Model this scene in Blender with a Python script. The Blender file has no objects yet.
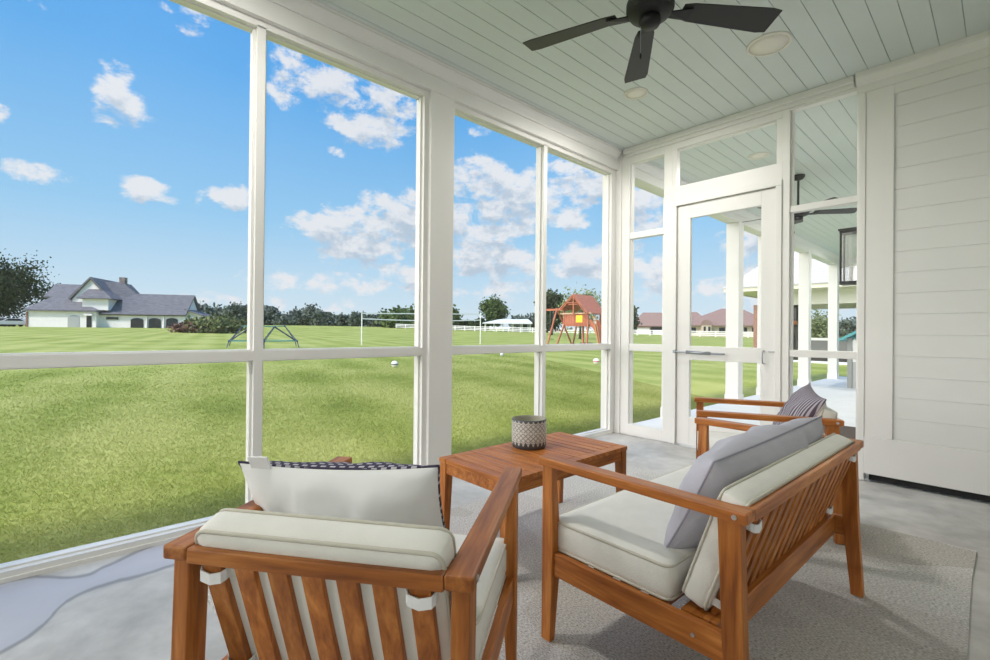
import bpy, math, random
import numpy as np
from mathutils import Vector, Matrix
random.seed(7); rng = np.random.default_rng(7)
sc = bpy.context.scene; COL = sc.collection
PI = math.pi
# ------------------------------------------------------------------ camera
F = 466.3; YAW = -.8306651; PIT = .0039445; ROL = .0092359; H = 1.1
cy, sy = math.cos(YAW), math.sin(YAW)
fw = Vector((sy*math.cos(PIT), cy*math.cos(PIT), math.sin(PIT)))
rt = Vector((cy, -sy, 0)); up = rt.cross(fw)
RT = math.cos(ROL)*rt + math.sin(ROL)*up
UP = -math.sin(ROL)*rt + math.cos(ROL)*up
cam_d = bpy.data.cameras.new('camera'); cam = bpy.data.objects.new('camera', cam_d); COL.objects.link(cam)
m = Matrix(((RT.x, UP.x, -fw.x, 0), (RT.y, UP.y, -fw.y, 0), (RT.z, UP.z, -fw.z, H), (0, 0, 0, 1)))
cam.matrix_world = m
cam_d.sensor_width = 36; cam_d.lens = F/990*36; cam_d.clip_end = 2000; cam_d.clip_start = .05
sc.camera = cam
def ray(px, py): return fw + RT*((px-495)/F) - UP*((py-330)/F)

# terrain height -----------------------------------------------------------
def gz(x, y):
    d = max(0., -x-3.)
    z = -.15 + .0115*d + .001*y
    z += .95*math.exp(-((x+150)**2 + (y-62)**2)/(2*38**2))
    return z
def spot(px, D):                       # ground point seen in column px at depth D
    d = ray(px, 330); x, y = d.x*D, d.y*D
    return Vector((x, y, gz(x, y)))

# ------------------------------------------------------------------ materials
def mat(name, col, rough=.6, noise=0, nscale=8, bump=0, bscale=40, spec=.5, metal=0, stretch=(1,1,1), col2=None, detail=4):
    m = bpy.data.materials.new(name); m.use_nodes = True
    nt = m.node_tree; b = nt.nodes['Principled BSDF']
    b.inputs['Base Color'].default_value = (*col, 1); b.inputs['Roughness'].default_value = rough
    b.inputs['Specular IOR Level'].default_value = spec; b.inputs['Metallic'].default_value = metal
    if noise or bump or col2:
        tc = nt.nodes.new('ShaderNodeTexCoord'); mp = nt.nodes.new('ShaderNodeMapping')
        mp.inputs['Scale'].default_value = stretch
        nt.links.new(tc.outputs['Object'], mp.inputs['Vector'])
    if noise or col2:
        n = nt.nodes.new('ShaderNodeTexNoise'); n.inputs['Scale'].default_value = nscale; n.inputs['Detail'].default_value = detail
        nt.links.new(mp.outputs[0], n.inputs['Vector'])
        r = nt.nodes.new('ShaderNodeValToRGB')
        c2 = col2 if col2 else tuple(c*(1+noise) for c in col)
        c1 = col if col2 else tuple(c*(1-noise) for c in col)
        r.color_ramp.elements[0].position = .3; r.color_ramp.elements[1].position = .7
        r.color_ramp.elements[0].color = (*c1, 1); r.color_ramp.elements[1].color = (*c2, 1)
        nt.links.new(n.outputs['Fac'], r.inputs['Fac']); nt.links.new(r.outputs['Color'], b.inputs['Base Color'])
    if bump:
        n2 = nt.nodes.new('ShaderNodeTexNoise'); n2.inputs['Scale'].default_value = bscale; n2.inputs['Detail'].default_value = 3
        nt.links.new(mp.outputs[0], n2.inputs['Vector'])
        bp = nt.nodes.new('ShaderNodeBump'); bp.inputs['Strength'].default_value = bump; bp.inputs['Distance'].default_value = .01
        nt.links.new(n2.outputs['Fac'], bp.inputs['Height']); nt.links.new(bp.outputs[0], b.inputs['Normal'])
    return m
def N(nt, typ, **kw):
    n = nt.nodes.new(typ)
    for k, v in kw.items():
        if k.startswith('i_'):
            key = k[2:]; key = int(key) if key.isdigit() else key.replace('_', ' ')
            n.inputs[key].default_value = v
        else: setattr(n, k, v)
    return n
def wood(axis):
    st = [9, 9, 9]; st[axis] = .7
    m = bpy.data.materials.new('acacia_wood_'+'xyz'[axis]); m.use_nodes = True; nt = m.node_tree; b = nt.nodes['Principled BSDF']
    tc = N(nt, 'ShaderNodeTexCoord'); mp = N(nt, 'ShaderNodeMapping'); mp.inputs['Scale'].default_value = st
    oi = N(nt, 'ShaderNodeObjectInfo'); ad = N(nt, 'ShaderNodeVectorMath', operation='ADD')
    ml = N(nt, 'ShaderNodeMath', operation='MULTIPLY', i_1=37.)
    nt.links.new(oi.outputs['Random'], ml.inputs[0]); nt.links.new(tc.outputs['Object'], mp.inputs[0])
    nt.links.new(mp.outputs[0], ad.inputs[0]); nt.links.new(ml.outputs[0], ad.inputs[1])
    n = N(nt, 'ShaderNodeTexNoise', i_Scale=4., i_Detail=5., i_Distortion=.6); nt.links.new(ad.outputs[0], n.inputs['Vector'])
    n3 = N(nt, 'ShaderNodeTexNoise', i_Scale=16., i_Detail=4.); nt.links.new(ad.outputs[0], n3.inputs['Vector'])
    mx = N(nt, 'ShaderNodeMath', operation='MULTIPLY_ADD', i_1=.35); nt.links.new(n3.outputs['Fac'], mx.inputs[0]); nt.links.new(n.outputs['Fac'], mx.inputs[2])
    r = N(nt, 'ShaderNodeValToRGB'); cr = r.color_ramp
    cr.elements[0].position = .42; cr.elements[0].color = (.21, .058, .010, 1)
    cr.elements[1].position = .95; cr.elements[1].color = (.58, .230, .052, 1)
    e = cr.elements.new(.68); e.color = (.40, .128, .022, 1)
    nt.links.new(mx.outputs[0], r.inputs['Fac'])
    hs = N(nt, 'ShaderNodeHueSaturation'); mr = N(nt, 'ShaderNodeMapRange', i_3=.85, i_4=1.15)
    nt.links.new(oi.outputs['Random'], mr.inputs[0]); nt.links.new(mr.outputs[0], hs.inputs['Value'])
    nt.links.new(r.outputs[0], hs.inputs['Color']); nt.links.new(hs.outputs[0], b.inputs['Base Color'])
    b.inputs['Roughness'].default_value = .42; b.inputs['Specular IOR Level'].default_value = .4
    bp = N(nt, 'ShaderNodeBump', i_Strength=.12, i_Distance=.004); nt.links.new(n3.outputs['Fac'], bp.inputs['Height']); nt.links.new(bp.outputs[0], b.inputs['Normal'])
    return m
WX, WY, WZ = wood(0), wood(1), wood(2)
TRIM = mat('white_trim_paint', (.79, .775, .75), .45, noise=.015, nscale=3)
CEILM = mat('pale_blue_green_board_paint', (.635, .685, .675), .5, noise=.02, nscale=2)
SIDE = mat('white_siding_paint', (.74, .74, .72), .5, noise=.015, nscale=3)
DISC = mat('white_plastic_cover', (.80, .77, .70), .5)
CREAM = mat('cream_canvas', (.78, .765, .715), .9, noise=.03, nscale=14, bump=.15, bscale=220, spec=.1)
PIPE = mat('cream_piping', (.60, .57, .49), .9, spec=.1)
STRAP = mat('white_tie_fabric', (.80, .80, .80), .9, bump=.2, bscale=90, spec=.1)
LAV = mat('lavender_grey_fabric', (.50, .485, .54), .92, noise=.05, nscale=10, bump=.2, bscale=180, spec=.1)
LAVP = mat('lavender_grey_piping', (.36, .345, .41), .9, spec=.1)
WHITEP = mat('white_pillow_cotton', (.80, .80, .80), .95, noise=.02, nscale=6, bump=.25, bscale=12, spec=.1)
BLACK = mat('matte_black_metal', (.008, .008, .009), .5, spec=.4)
BLADE = mat('dark_fan_blade', (.026, .026, .025), .5, spec=.4)
STEEL = mat('brushed_grey_metal', (.36, .38, .41), .35, metal=.7)
BOLT = mat('silver_bolt_metal', (.55, .55, .55), .3, metal=.9)
TRUNK = mat('tree_bark', (.085, .062, .045), .9, noise=.3, nscale=6)
ROOFL = mat('grey_purple_shingles', (.150, .146, .162), .9, noise=.35, nscale=2.2, stretch=(.6, .6, 5))
WHITEW = mat('white_house_wall', (.87, .82, .81), .7, noise=.03, nscale=1.5)
BRICKR = mat('red_brick', (.28, .15, .11), .85, noise=.3, nscale=14)
DARKG = mat('dark_window_glass', (.02, .022, .025), .15)
GREYP = mat('pale_grey_opening_shade', (.42, .42, .42), .6)
ROOFM = mat('mauve_brown_shingles', (.26, .17, .145), .9, noise=.18, nscale=3, stretch=(1, 1, 3))
TANW = mat('tan_house_wall', (.55, .46, .36), .8, noise=.06, nscale=3)
PLAYW = mat('red_cedar', (.42, .13, .07), .7, noise=.18, nscale=6)
PLAYR = mat('red_cedar_roof', (.50, .17, .10), .7, noise=.15, nscale=5)
YEL = mat('yellow_plastic', (.85, .52, .01), .4)
TEAL = mat('teal_painted_steel', (.05, .27, .26), .4)
NAVY = mat('navy_plastic_joint', (.03, .05, .12), .4)
FENCEW = mat('white_vinyl', (.85, .85, .83), .5)
RUBBER = mat('black_rubber', (.015, .015, .016), .7)
GRAYPL = mat('grey_plastic', (.30, .31, .30), .5)
TEALP = mat('teal_plastic_roof', (.10, .42, .45), .45)

def glassless(name, alpha, col):
    m = bpy.data.materials.new(name); m.use_nodes = True; nt = m.node_tree; nt.nodes.clear()
    o = N(nt, 'ShaderNodeOutputMaterial'); mx = N(nt, 'ShaderNodeMixShader'); t = N(nt, 'ShaderNodeBsdfTransparent'); d = N(nt, 'ShaderNodeBsdfDiffuse')
    d.inputs['Color'].default_value = (*col, 1)
    tc = N(nt, 'ShaderNodeTexCoord')
    def wave(dr):
        w = N(nt, 'ShaderNodeTexWave', i_Scale=22., i_Distortion=.0); w.bands_direction = dr; w.wave_type = 'BANDS'
        nt.links.new(tc.outputs['Object'], w.inputs['Vector']); return w
    a, b = wave('Y'), wave('Y')
    mm = N(nt, 'ShaderNodeMath', operation='ADD'); nt.links.new(a.outputs['Fac'], mm.inputs[0]); nt.links.new(b.outputs['Fac'], mm.inputs[1])
    mr = N(nt, 'ShaderNodeMapRange', i_1=0., i_2=2., i_3=alpha*.97, i_4=alpha*1.03); nt.links.new(mm.outputs[0], mr.inputs[0])
    nt.links.new(mr.outputs[0], mx.inputs[0]); nt.links.new(t.outputs[0], mx.inputs[1]); nt.links.new(d.outputs[0], mx.inputs[2])
    nt.links.new(mx.outputs[0], o.inputs['Surface']); return m
SCREEN = glassless('insect_screen_mesh', .07, (.55, .55, .53))
def clear_glass():
    m = bpy.data.materials.new('lantern_glass'); m.use_nodes = True; nt = m.node_tree; nt.nodes.clear()
    o = N(nt, 'ShaderNodeOutputMaterial'); mx = N(nt, 'ShaderNodeMixShader', i_0=.15); t = N(nt, 'ShaderNodeBsdfTransparent'); g = N(nt, 'ShaderNodeBsdfGlossy', i_Roughness=.05)
    nt.links.new(t.outputs[0], mx.inputs[1]); nt.links.new(g.outputs[0], mx.inputs[2]); nt.links.new(mx.outputs[0], o.inputs['Surface']); return m
GLASS = clear_glass()

def grass_mat(name, blades=False):
    m = bpy.data.materials.new(name); m.use_nodes = True; nt = m.node_tree; b = nt.nodes['Principled BSDF']
    b.inputs['Roughness'].default_value = .9; b.inputs['Specular IOR Level'].default_value = .1
    g = N(nt, 'ShaderNodeNewGeometry')
    # mowing stripes along a diagonal
    mp = N(nt, 'ShaderNodeMapping'); mp.inputs['Rotation'].default_value = (0, 0, math.radians(12)); nt.links.new(g.outputs['Position'], mp.inputs[0])
    w = N(nt, 'ShaderNodeTexWave', i_Scale=.17, i_Distortion=.5, i_Detail=1.5); w.inputs['Detail Scale'].default_value = .4; w.bands_direction = 'Y'; nt.links.new(mp.outputs[0], w.inputs['Vector'])
    n1 = N(nt, 'ShaderNodeTexNoise', i_Scale=.35, i_Detail=5.); nt.links.new(g.outputs['Position'], n1.inputs['Vector'])
    n2 = N(nt, 'ShaderNodeTexNoise', i_Scale=7., i_Detail=6., i_Roughness=.7); nt.links.new(g.outputs['Position'], n2.inputs['Vector'])
    a = N(nt, 'ShaderNodeMath', operation='MULTIPLY_ADD', i_1=.16); nt.links.new(w.outputs['Fac'], a.inputs[0]); nt.links.new(n1.outputs['Fac'], a.inputs[2])
    c = N(nt, 'ShaderNodeMath', operation='MULTIPLY_ADD', i_1=.55); nt.links.new(n2.outputs['Fac'], c.inputs[0]); nt.links.new(a.outputs[0], c.inputs[2])
    r = N(nt, 'ShaderNodeValToRGB'); cr = r.color_ramp
    k = 1.0
    cr.elements[0].position = .52; cr.elements[0].color = (.165*k, .210*k, .036*k, 1)
    cr.elements[1].position = 1.15; cr.elements[1].color = (.380*k, .400*k, .125*k, 1)
    cr.elements[1].position = 1.0
    e = cr.elements.new(.76); e.color = (.265*k, .310*k, .068*k, 1)
    nt.links.new(c.outputs[0], r.inputs['Fac']); nt.links.new(r.outputs[0], b.inputs['Base Color'])
    if blades:
        tr = N(nt, 'ShaderNodeBsdfTranslucent'); ms = N(nt, 'ShaderNodeMixShader', i_0=.4); o_ = nt.nodes['Material Output']
        nt.links.new(r.outputs[0], tr.inputs['Color']); nt.links.new(b.outputs[0], ms.inputs[1]); nt.links.new(tr.outputs[0], ms.inputs[2]); nt.links.new(ms.outputs[0], o_.inputs['Surface'])
    if not blades:
        bp = N(nt, 'ShaderNodeBump', i_Strength=.5, i_Distance=.03); n3 = N(nt, 'ShaderNodeTexNoise', i_Scale=30., i_Detail=3.)
        nt.links.new(g.outputs['Position'], n3.inputs['Vector']); nt.links.new(n3.outputs['Fac'], bp.inputs['Height']); nt.links.new(bp.outputs[0], b.inputs['Normal'])
    return m
GRASS = grass_mat('mown_grass'); GBLADE = grass_mat('grass_blades', True)

def concrete():
    m = bpy.data.materials.new('sealed_concrete'); m.use_nodes = True; nt = m.node_tree; b = nt.nodes['Principled BSDF']
    g = N(nt, 'ShaderNodeNewGeometry')
    n1 = N(nt, 'ShaderNodeTexNoise', i_Scale=1.6, i_Detail=7., i_Roughness=.62, i_Distortion=.5); nt.links.new(g.outputs['Position'], n1.inputs['Vector'])
    n2 = N(nt, 'ShaderNodeTexNoise', i_Scale=12., i_Detail=6.); nt.links.new(g.outputs['Position'], n2.inputs['Vector'])
    s = N(nt, 'ShaderNodeMath', operation='MULTIPLY_ADD', i_1=.35); nt.links.new(n2.outputs['Fac'], s.inputs[0]); nt.links.new(n1.outputs['Fac'], s.inputs[2])
    r = N(nt, 'ShaderNodeValToRGB'); cr = r.color_ramp
    cr.elements[0].position = .45; cr.elements[0].color = (.36, .345, .325, 1); cr.elements[1].position = .9; cr.elements[1].color = (.66, .64, .615, 1)
    nt.links.new(s.outputs[0], r.inputs['Fac'])
    # winding sealed patch with a dark outline beside the screen wall: its two edges as curves x(y)
    gy = N(nt, 'ShaderNodeSeparateXYZ'); nt.links.new(g.outputs['Position'], gy.inputs[0])
    n4 = N(nt, 'ShaderNodeTexNoise', i_Scale=7., i_Detail=2.); nt.links.new(g.outputs['Position'], n4.inputs['Vector'])
    yn = N(nt, 'ShaderNodeMapRange', i_1=-.6, i_2=1.4, i_3=0., i_4=1.); nt.links.new(gy.outputs['Y'], yn.inputs[0])
    def curve(pts):                        # (y, x) pairs, x stored as (x+3)
        r = N(nt, 'ShaderNodeValToRGB'); cr = r.color_ramp; cr.interpolation = 'B_SPLINE'
        for i, (y, x) in enumerate(pts):
            e = cr.elements[i] if i < 2 else cr.elements.new((y+.6)/2); e.position = (y+.6)/2; v = x+3; e.color = (v, v, v, 1)
        nt.links.new(yn.outputs[0], r.inputs[0]); return r.outputs[0]
    def m2(op, a, b, c=None):
        n = N(nt, 'ShaderNodeMath', operation=op)
        for i, v in enumerate((a, b, c)):
            if v is None: continue
            if isinstance(v, float): n.inputs[i].default_value = v
            else: nt.links.new(v, n.inputs[i])
        return n.outputs[0]
    xx = m2('ADD', m2('MULTIPLY_ADD', n4.outputs['Fac'], .05, gy.outputs['X']), 2.975)
    lo = curve([(-.6, -2.2), (1.4, -2.95), (-.17, -2.27), (-.06, -2.38), (.0, -2.56), (.1, -2.60), (.3, -2.60), (.6, -2.60), (.9, -2.75)])
    hi_ = curve([(-.6, -2.95), (1.4, -2.99), (-.10, -2.90), (-.02, -2.80), (.06, -2.75), (.12, -2.79), (.25, -2.88), (.4, -2.95)])
    dl = m2('SUBTRACT', lo, xx); dh = m2('SUBTRACT', xx, hi_); dd = m2('MINIMUM', dl, dh)
    r2 = N(nt, 'ShaderNodeValToRGB'); c2 = r2.color_ramp; nt.links.new(m2('MULTIPLY_ADD', dd, 4., .5), r2.inputs[0])
    c2.elements[0].position = .40; c2.elements[0].color = (.36, .36, .36, 0); c2.elements[1].position = 1.; c2.elements[1].color = (.52, .52, .58, .9)
    for p, cc in ((.47, (.24, .24, .26, .75)), (.53, (.22, .22, .24, .8)), (.60, (.49, .49, .55, .85))):
        e = c2.elements.new(p); e.color = cc
    ln = N(nt, 'ShaderNodeMapRange', i_1=1.0, i_2=.7, i_3=0., i_4=1.); nt.links.new(gy.outputs['Y'], ln.inputs[0])
    mu = N(nt, 'ShaderNodeMath', operation='MULTIPLY'); nt.links.new(r2.outputs['Alpha'], mu.inputs[0]); nt.links.new(ln.outputs[0], mu.inputs[1])
    mx = N(nt, 'ShaderNodeMix', data_type='RGBA'); nt.links.new(mu.outputs[0], mx.inputs[0]); nt.links.new(r.outputs[0], mx.inputs[6]); nt.links.new(r2.outputs['Color'], mx.inputs[7])
    nt.links.new(mx.outputs[2], b.inputs['Base Color']); b.inputs['Roughness'].default_value = .45; b.inputs['Specular IOR Level'].default_value = .4
    return m
CONC = concrete()
SLABO = mat('pale_broom_concrete', (.82, .81, .79), .7, noise=.04, nscale=3)

def rug_mat():
    m = bpy.data.materials.new('woven_rug'); m.use_nodes = True; nt = m.node_tree; b = nt.nodes['Principled BSDF']
    g = N(nt, 'ShaderNodeTexCoord')
    mp = N(nt, 'ShaderNodeMapping'); mp.inputs['Scale'].default_value = (95, 190, 1); nt.links.new(g.outputs['Object'], mp.inputs[0])
    n = N(nt, 'ShaderNodeTexNoise', i_Scale=1., i_Detail=3., i_Roughness=.7); nt.links.new(mp.outputs[0], n.inputs['Vector'])
    mp2 = N(nt, 'ShaderNodeMapping'); mp2.inputs['Rotation'].default_value = (0, 0, .62); mp2.inputs['Scale'].default_value = (1.3, 2.3, 1); nt.links.new(g.outputs['Object'], mp2.inputs[0])
    v = N(nt, 'ShaderNodeTexVoronoi', i_Scale=1.1); v.distance = 'MANHATTAN'; nt.links.new(mp2.outputs[0], v.inputs['Vector'])
    sp = N(nt, 'ShaderNodeSeparateColor'); nt.links.new(v.outputs['Color'], sp.inputs[0])
    rr = N(nt, 'ShaderNodeValToRGB'); cr = rr.color_ramp; cr.interpolation = 'CONSTANT'
    cr.elements[0].color = (.60, .575, .55, 1); cr.elements[1].position = .80; cr.elements[1].color = (.54, .51, .47, 1)
    e = cr.elements.new(.42); e.color = (.65, .63, .60, 1)
    nt.links.new(sp.outputs[0], rr.inputs[0])
    r = N(nt, 'ShaderNodeValToRGB'); r.color_ramp.elements[0].position = .32; r.color_ramp.elements[0].color = (.42, .41, .40, 1); r.color_ramp.elements[1].position = .60; r.color_ramp.elements[1].color = (1.14, 1.14, 1.14, 1)
    nt.links.new(n.outputs['Fac'], r.inputs[0])
    mx = N(nt, 'ShaderNodeMix', data_type='RGBA', blend_type='MULTIPLY', i_0=1.); nt.links.new(rr.outputs[0], mx.inputs[6]); nt.links.new(r.outputs[0], mx.inputs[7])
    nt.links.new(mx.outputs[2], b.inputs['Base Color']); b.inputs['Roughness'].default_value = .95; b.inputs['Specular IOR Level'].default_value = .05
    bp = N(nt, 'ShaderNodeBump', i_Strength=.6, i_Distance=.006); nt.links.new(n.outputs['Fac'], bp.inputs['Height']); nt.links.new(bp.outputs[0], b.inputs['Normal'])
    return m
RUG = rug_mat()

def pattern_mat(name, kind):
    m = bpy.data.materials.new(name); m.use_nodes = True; nt = m.node_tree; b = nt.nodes['Principled BSDF']; b.inputs['Roughness'].default_value = .85; b.inputs['Specular IOR Level'].default_value = .15
    tc = N(nt, 'ShaderNodeTexCoord')
    r = N(nt, 'ShaderNodeValToRGB'); cr = r.color_ramp
    if kind == 'lattice':                     # pale dashes on dark plum
        br = N(nt, 'ShaderNodeTexBrick', i_Scale=1., i_Color1=(.55, .53, .56, 1), i_Color2=(.42, .40, .45, 1), i_Mortar=(.06, .05, .085, 1))
        br.inputs['Mortar Size'].default_value = .006; br.inputs['Brick Width'].default_value = .026; br.inputs['Row Height'].default_value = .02; br.offset = .5
        sx = N(nt, 'ShaderNodeSeparateXYZ'); nt.links.new(tc.outputs['Object'], sx.inputs[0]); sb = N(nt, 'ShaderNodeMath', operation='SUBTRACT'); nt.links.new(sx.outputs['Z'], sb.inputs[0]); nt.links.new(sx.outputs['Y'], sb.inputs[1])
        cx = N(nt, 'ShaderNodeCombineXYZ'); nt.links.new(sx.outputs['X'], cx.inputs[0]); nt.links.new(sb.outputs[0], cx.inputs[1])
        nt.links.new(cx.outputs[0], br.inputs['Vector']); nt.links.new(br.outputs['Color'], b.inputs['Base Color'])
    elif kind == 'stripe':
        w = N(nt, 'ShaderNodeTexWave', i_Scale=19., i_Distortion=.25, i_Detail=2.); w.bands_direction = 'X'; nt.links.new(tc.outputs['Object'], w.inputs['Vector'])
        cr.elements[0].position = .35; cr.elements[0].color = (.10, .075, .10, 1); cr.elements[1].position = .65; cr.elements[1].color = (.42, .39, .43, 1)
        nt.links.new(w.outputs['Fac'], r.inputs[0]); nt.links.new(r.outputs[0], b.inputs['Base Color'])
    return m
LATT = pattern_mat('plum_lattice_weave', 'lattice'); STRI = pattern_mat('plum_striped_weave', 'stripe')

def pot_mat():
    m = bpy.data.materials.new('patterned_ceramic'); m.use_nodes = True; nt = m.node_tree; b = nt.nodes['Principled BSDF']; b.inputs['Roughness'].default_value = .45
    tc = N(nt, 'ShaderNodeTexCoord'); s = N(nt, 'ShaderNodeSeparateXYZ'); nt.links.new(tc.outputs['Object'], s.inputs[0])
    at = N(nt, 'ShaderNodeMath', operation='ARCTAN2'); nt.links.new(s.outputs['Y'], at.inputs[0]); nt.links.new(s.outputs['X'], at.inputs[1])
    def M(op, a, bb=None, c=None):
        n = N(nt, 'ShaderNodeMath', operation=op)
        for i, v in enumerate((a, bb, c)):
            if v is None: continue
            if isinstance(v, (int, float)): n.inputs[i].default_value = v
            else: nt.links.new(v, n.inputs[i])
        return n.outputs[0]
    u = M('MULTIPLY', at.outputs[0], 22/(2*PI)); tri = M('PINGPONG', u, .5)         # 0..0.5 zigzag
    z = s.outputs['Z']
    zz = M('MULTIPLY', z, 1/.026); trz = M('PINGPONG', zz, .5)
    dia = M('ADD', tri, trz)
    lat = M('GREATER_THAN', M('ABSOLUTE', M('SUBTRACT', dia, .5)), .14)             # dark diamonds
    low = M('LESS_THAN', z, M('MULTIPLY_ADD', tri, .055, .018))                     # dark zigzag foot
    hi = M('GREATER_THAN', z, M('MULTIPLY_ADD', tri, -.030, .156))                   # dark zigzag rim
    inband = M('MULTIPLY', M('SUBTRACT', 1., lat), .62)
    gr = M('LESS_THAN', M('ABSOLUTE', M('SUBTRACT', M('PINGPONG', M('ADD', z, .012), .026), .0)), .0022)
    inband = M('MULTIPLY', inband, M('SUBTRACT', 1., gr))
    d = M('MAXIMUM', M('MAXIMUM', low, hi), inband)
    r = N(nt, 'ShaderNodeMix', data_type='RGBA'); nt.links.new(d, r.inputs[0]); r.inputs[6].default_value = (.62, .60, .56, 1); r.inputs[7].default_value = (.075, .075, .085, 1)
    nt.links.new(r.outputs[2], b.inputs['Base Color']); return m
POTM = pot_mat(); POTIN = mat('glazed_inside', (.33, .31, .24), .5)
def shingle_mat():
    m = bpy.data.materials.new('weathered_grey_shingles'); m.use_nodes = True; nt = m.node_tree; b = nt.nodes['Principled BSDF']; b.inputs['Roughness'].default_value = .9
    tc = N(nt, 'ShaderNodeTexCoord'); mp = N(nt, 'ShaderNodeMapping'); mp.inputs['Rotation'].default_value = (PI/2, 0, 0); nt.links.new(tc.outputs['Object'], mp.inputs[0])
    br = N(nt, 'ShaderNodeTexBrick', i_Scale=1., i_Color1=(.56, .55, .53, 1), i_Color2=(.47, .45, .44, 1), i_Mortar=(.43, .42, .41, 1))
    br.inputs['Mortar Size'].default_value = .03; br.inputs['Brick Width'].default_value = .42; br.inputs['Row Height'].default_value = .15; nt.links.new(mp.outputs[0], br.inputs['Vector'])
    nt.links.new(br.outputs['Color'], b.inputs['Base Color']); return m
SHING = shingle_mat()
def leaf_mat(name, c1, c2):
    m = mat(name, c1, .8, col2=c2, nscale=.9, spec=.15); return m
LEAFD = leaf_mat('dark_leaves', (.022, .040, .018), (.060, .085, .035))
LEAFM = leaf_mat('mid_leaves', (.045, .085, .025), (.12, .17, .055))
LEAFP = leaf_mat('pale_leaves', (.15, .20, .08), (.30, .34, .17))
LEAFR = leaf_mat('russet_brush', (.11, .06, .05), (.22, .13, .10))
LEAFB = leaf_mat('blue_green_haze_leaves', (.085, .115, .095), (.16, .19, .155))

# ------------------------------------------------------------------ mesh builder
class MB:
    def __init__(s): s.v = []; s.f = []
    def add(s, vs, fs):
        o = len(s.v); s.v += [tuple(v) for v in vs]; s.f += [tuple(i+o for i in f) for f in fs]; return s
    def box(s, x0, x1, y0, y1, z0, z1):
        return s.add([(x0,y0,z0),(x1,y0,z0),(x1,y1,z0),(x0,y1,z0),(x0,y0,z1),(x1,y0,z1),(x1,y1,z1),(x0,y1,z1)],
                     [(0,3,2,1),(4,5,6,7),(0,1,5,4),(1,2,6,5),(2,3,7,6),(3,0,4,7)])
    def hexa(s, b4, t4):                         # bottom quad and top quad, same order (counter-clockwise from above)
        return s.add(list(b4)+list(t4), [(0,3,2,1),(4,5,6,7),(0,1,5,4),(1,2,6,5),(2,3,7,6),(3,0,4,7)])
    def bar(s, p0, p1, w, d, side=None):         # rectangular bar from p0 to p1
        p0, p1 = Vector(p0), Vector(p1); a = (p1-p0).normalized()
        sd = Vector(side) if side else (Vector((0,0,1)) if abs(a.z) < .9 else Vector((1,0,0)))
        u = a.cross(sd).normalized(); v = a.cross(u).normalized()
        q = lambda p: [p-u*w/2-v*d/2, p+u*w/2-v*d/2, p+u*w/2+v*d/2, p-u*w/2+v*d/2]
        return s.add(q(p0)+q(p1), [(0,3,2,1),(4,5,6,7),(0,1,5,4),(1,2,6,5),(2,3,7,6),(3,0,4,7)])
    def prism(s, poly, off):                     # planar polygon (3D points) pushed by vector off
        n = len(poly); off = Vector(off); a = [Vector(p) for p in poly]; b = [p+off for p in a]
        return s.add(a+b, [tuple(range(n))[::-1], tuple(range(n, 2*n))] + [(i, (i+1) % n, n+(i+1) % n, n+i) for i in range(n)])
    def tube(s, pts, r, n=8, closed=False):
        pts = [Vector(p) for p in pts]; L = len(pts); rs = r if isinstance(r, (list, tuple)) else [r]*L
        vs = []; pu = None
        for i, p in enumerate(pts):
            a = (pts[(i+1) % L] if (closed or i < L-1) else p) - (pts[i-1] if (closed or i > 0) else p)
            a.normalize()
            if pu is None: pu = a.cross(Vector((0,0,1)) if abs(a.z) < .9 else Vector((1,0,0)))
            pu = (pu - a*pu.dot(a)).normalized(); w = a.cross(pu)
            for k in range(n):
                t = 2*PI*k/n; vs.append(p + (pu*math.cos(t)+w*math.sin(t))*rs[i])
        fs = []
        for i in range(L if closed else L-1):
            for k in range(n):
                j = (i+1) % L; fs.append((i*n+k, i*n+(k+1) % n, j*n+(k+1) % n, j*n+k))
        if not closed: fs += [tuple(range(n))[::-1], tuple(range((L-1)*n, L*n))]
        return s.add(vs, fs)
    def lathe(s, prof, n=32, c=(0,0,0), cap=True): # profile of (r, z)
        vs = []; fs = []; L = len(prof)
        for r, z in prof:
            for k in range(n):
                t = 2*PI*k/n; vs.append((c[0]+r*math.cos(t), c[1]+r*math.sin(t), c[2]+z))
        for i in range(L-1):
            for k in range(n): fs.append((i*n+k, i*n+(k+1) % n, (i+1)*n+(k+1) % n, (i+1)*n+k))
        if cap: fs += [tuple(range(n))[::-1], tuple(range((L-1)*n, L*n))]
        return s.add(vs, fs)
    def sphere(s, c, r, n=12, sc=(1,1,1)):
        c = Vector(c); vs = [c+Vector((0,0,r*sc[2]))]; fs = []
        for i in range(1, n//2+1-1):
            a = PI*i/(n//2)
            for k in range(n):
                t = 2*PI*k/n; vs.append(c+Vector((r*sc[0]*math.sin(a)*math.cos(t), r*sc[1]*math.sin(a)*math.sin(t), r*sc[2]*math.cos(a))))
        vs.append(c-Vector((0,0,r*sc[2]))); R = n//2-1
        for k in range(n):
            fs.append((0, 1+k, 1+(k+1) % n)); fs.append((len(vs)-1, 1+(R-1)*n+(k+1) % n, 1+(R-1)*n+k))
            for i in range(R-1): fs.append((1+i*n+k, 1+(i+1)*n+k, 1+(i+1)*n+(k+1) % n, 1+i*n+(k+1) % n))
        return s.add(vs, fs)
    def build(s, name, m, parent=None, bevel=0, smooth=False, kind=None, label=None):
        me = bpy.data.meshes.new(name); me.from_pydata(s.v, [], s.f); me.update()
        me.materials.append(m)
        if smooth: me.polygons.foreach_set('use_smooth', [True]*len(me.polygons))
        o = bpy.data.objects.new(name, me); COL.objects.link(o)
        if parent: o.parent = parent
        if bevel:
            bv = o.modifiers.new('bevel', 'BEVEL'); bv.width = bevel; bv.segments = 2; bv.limit_method = 'ANGLE'
        if kind: o['kind'] = kind
        if label: o['label'] = label
        return o
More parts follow.
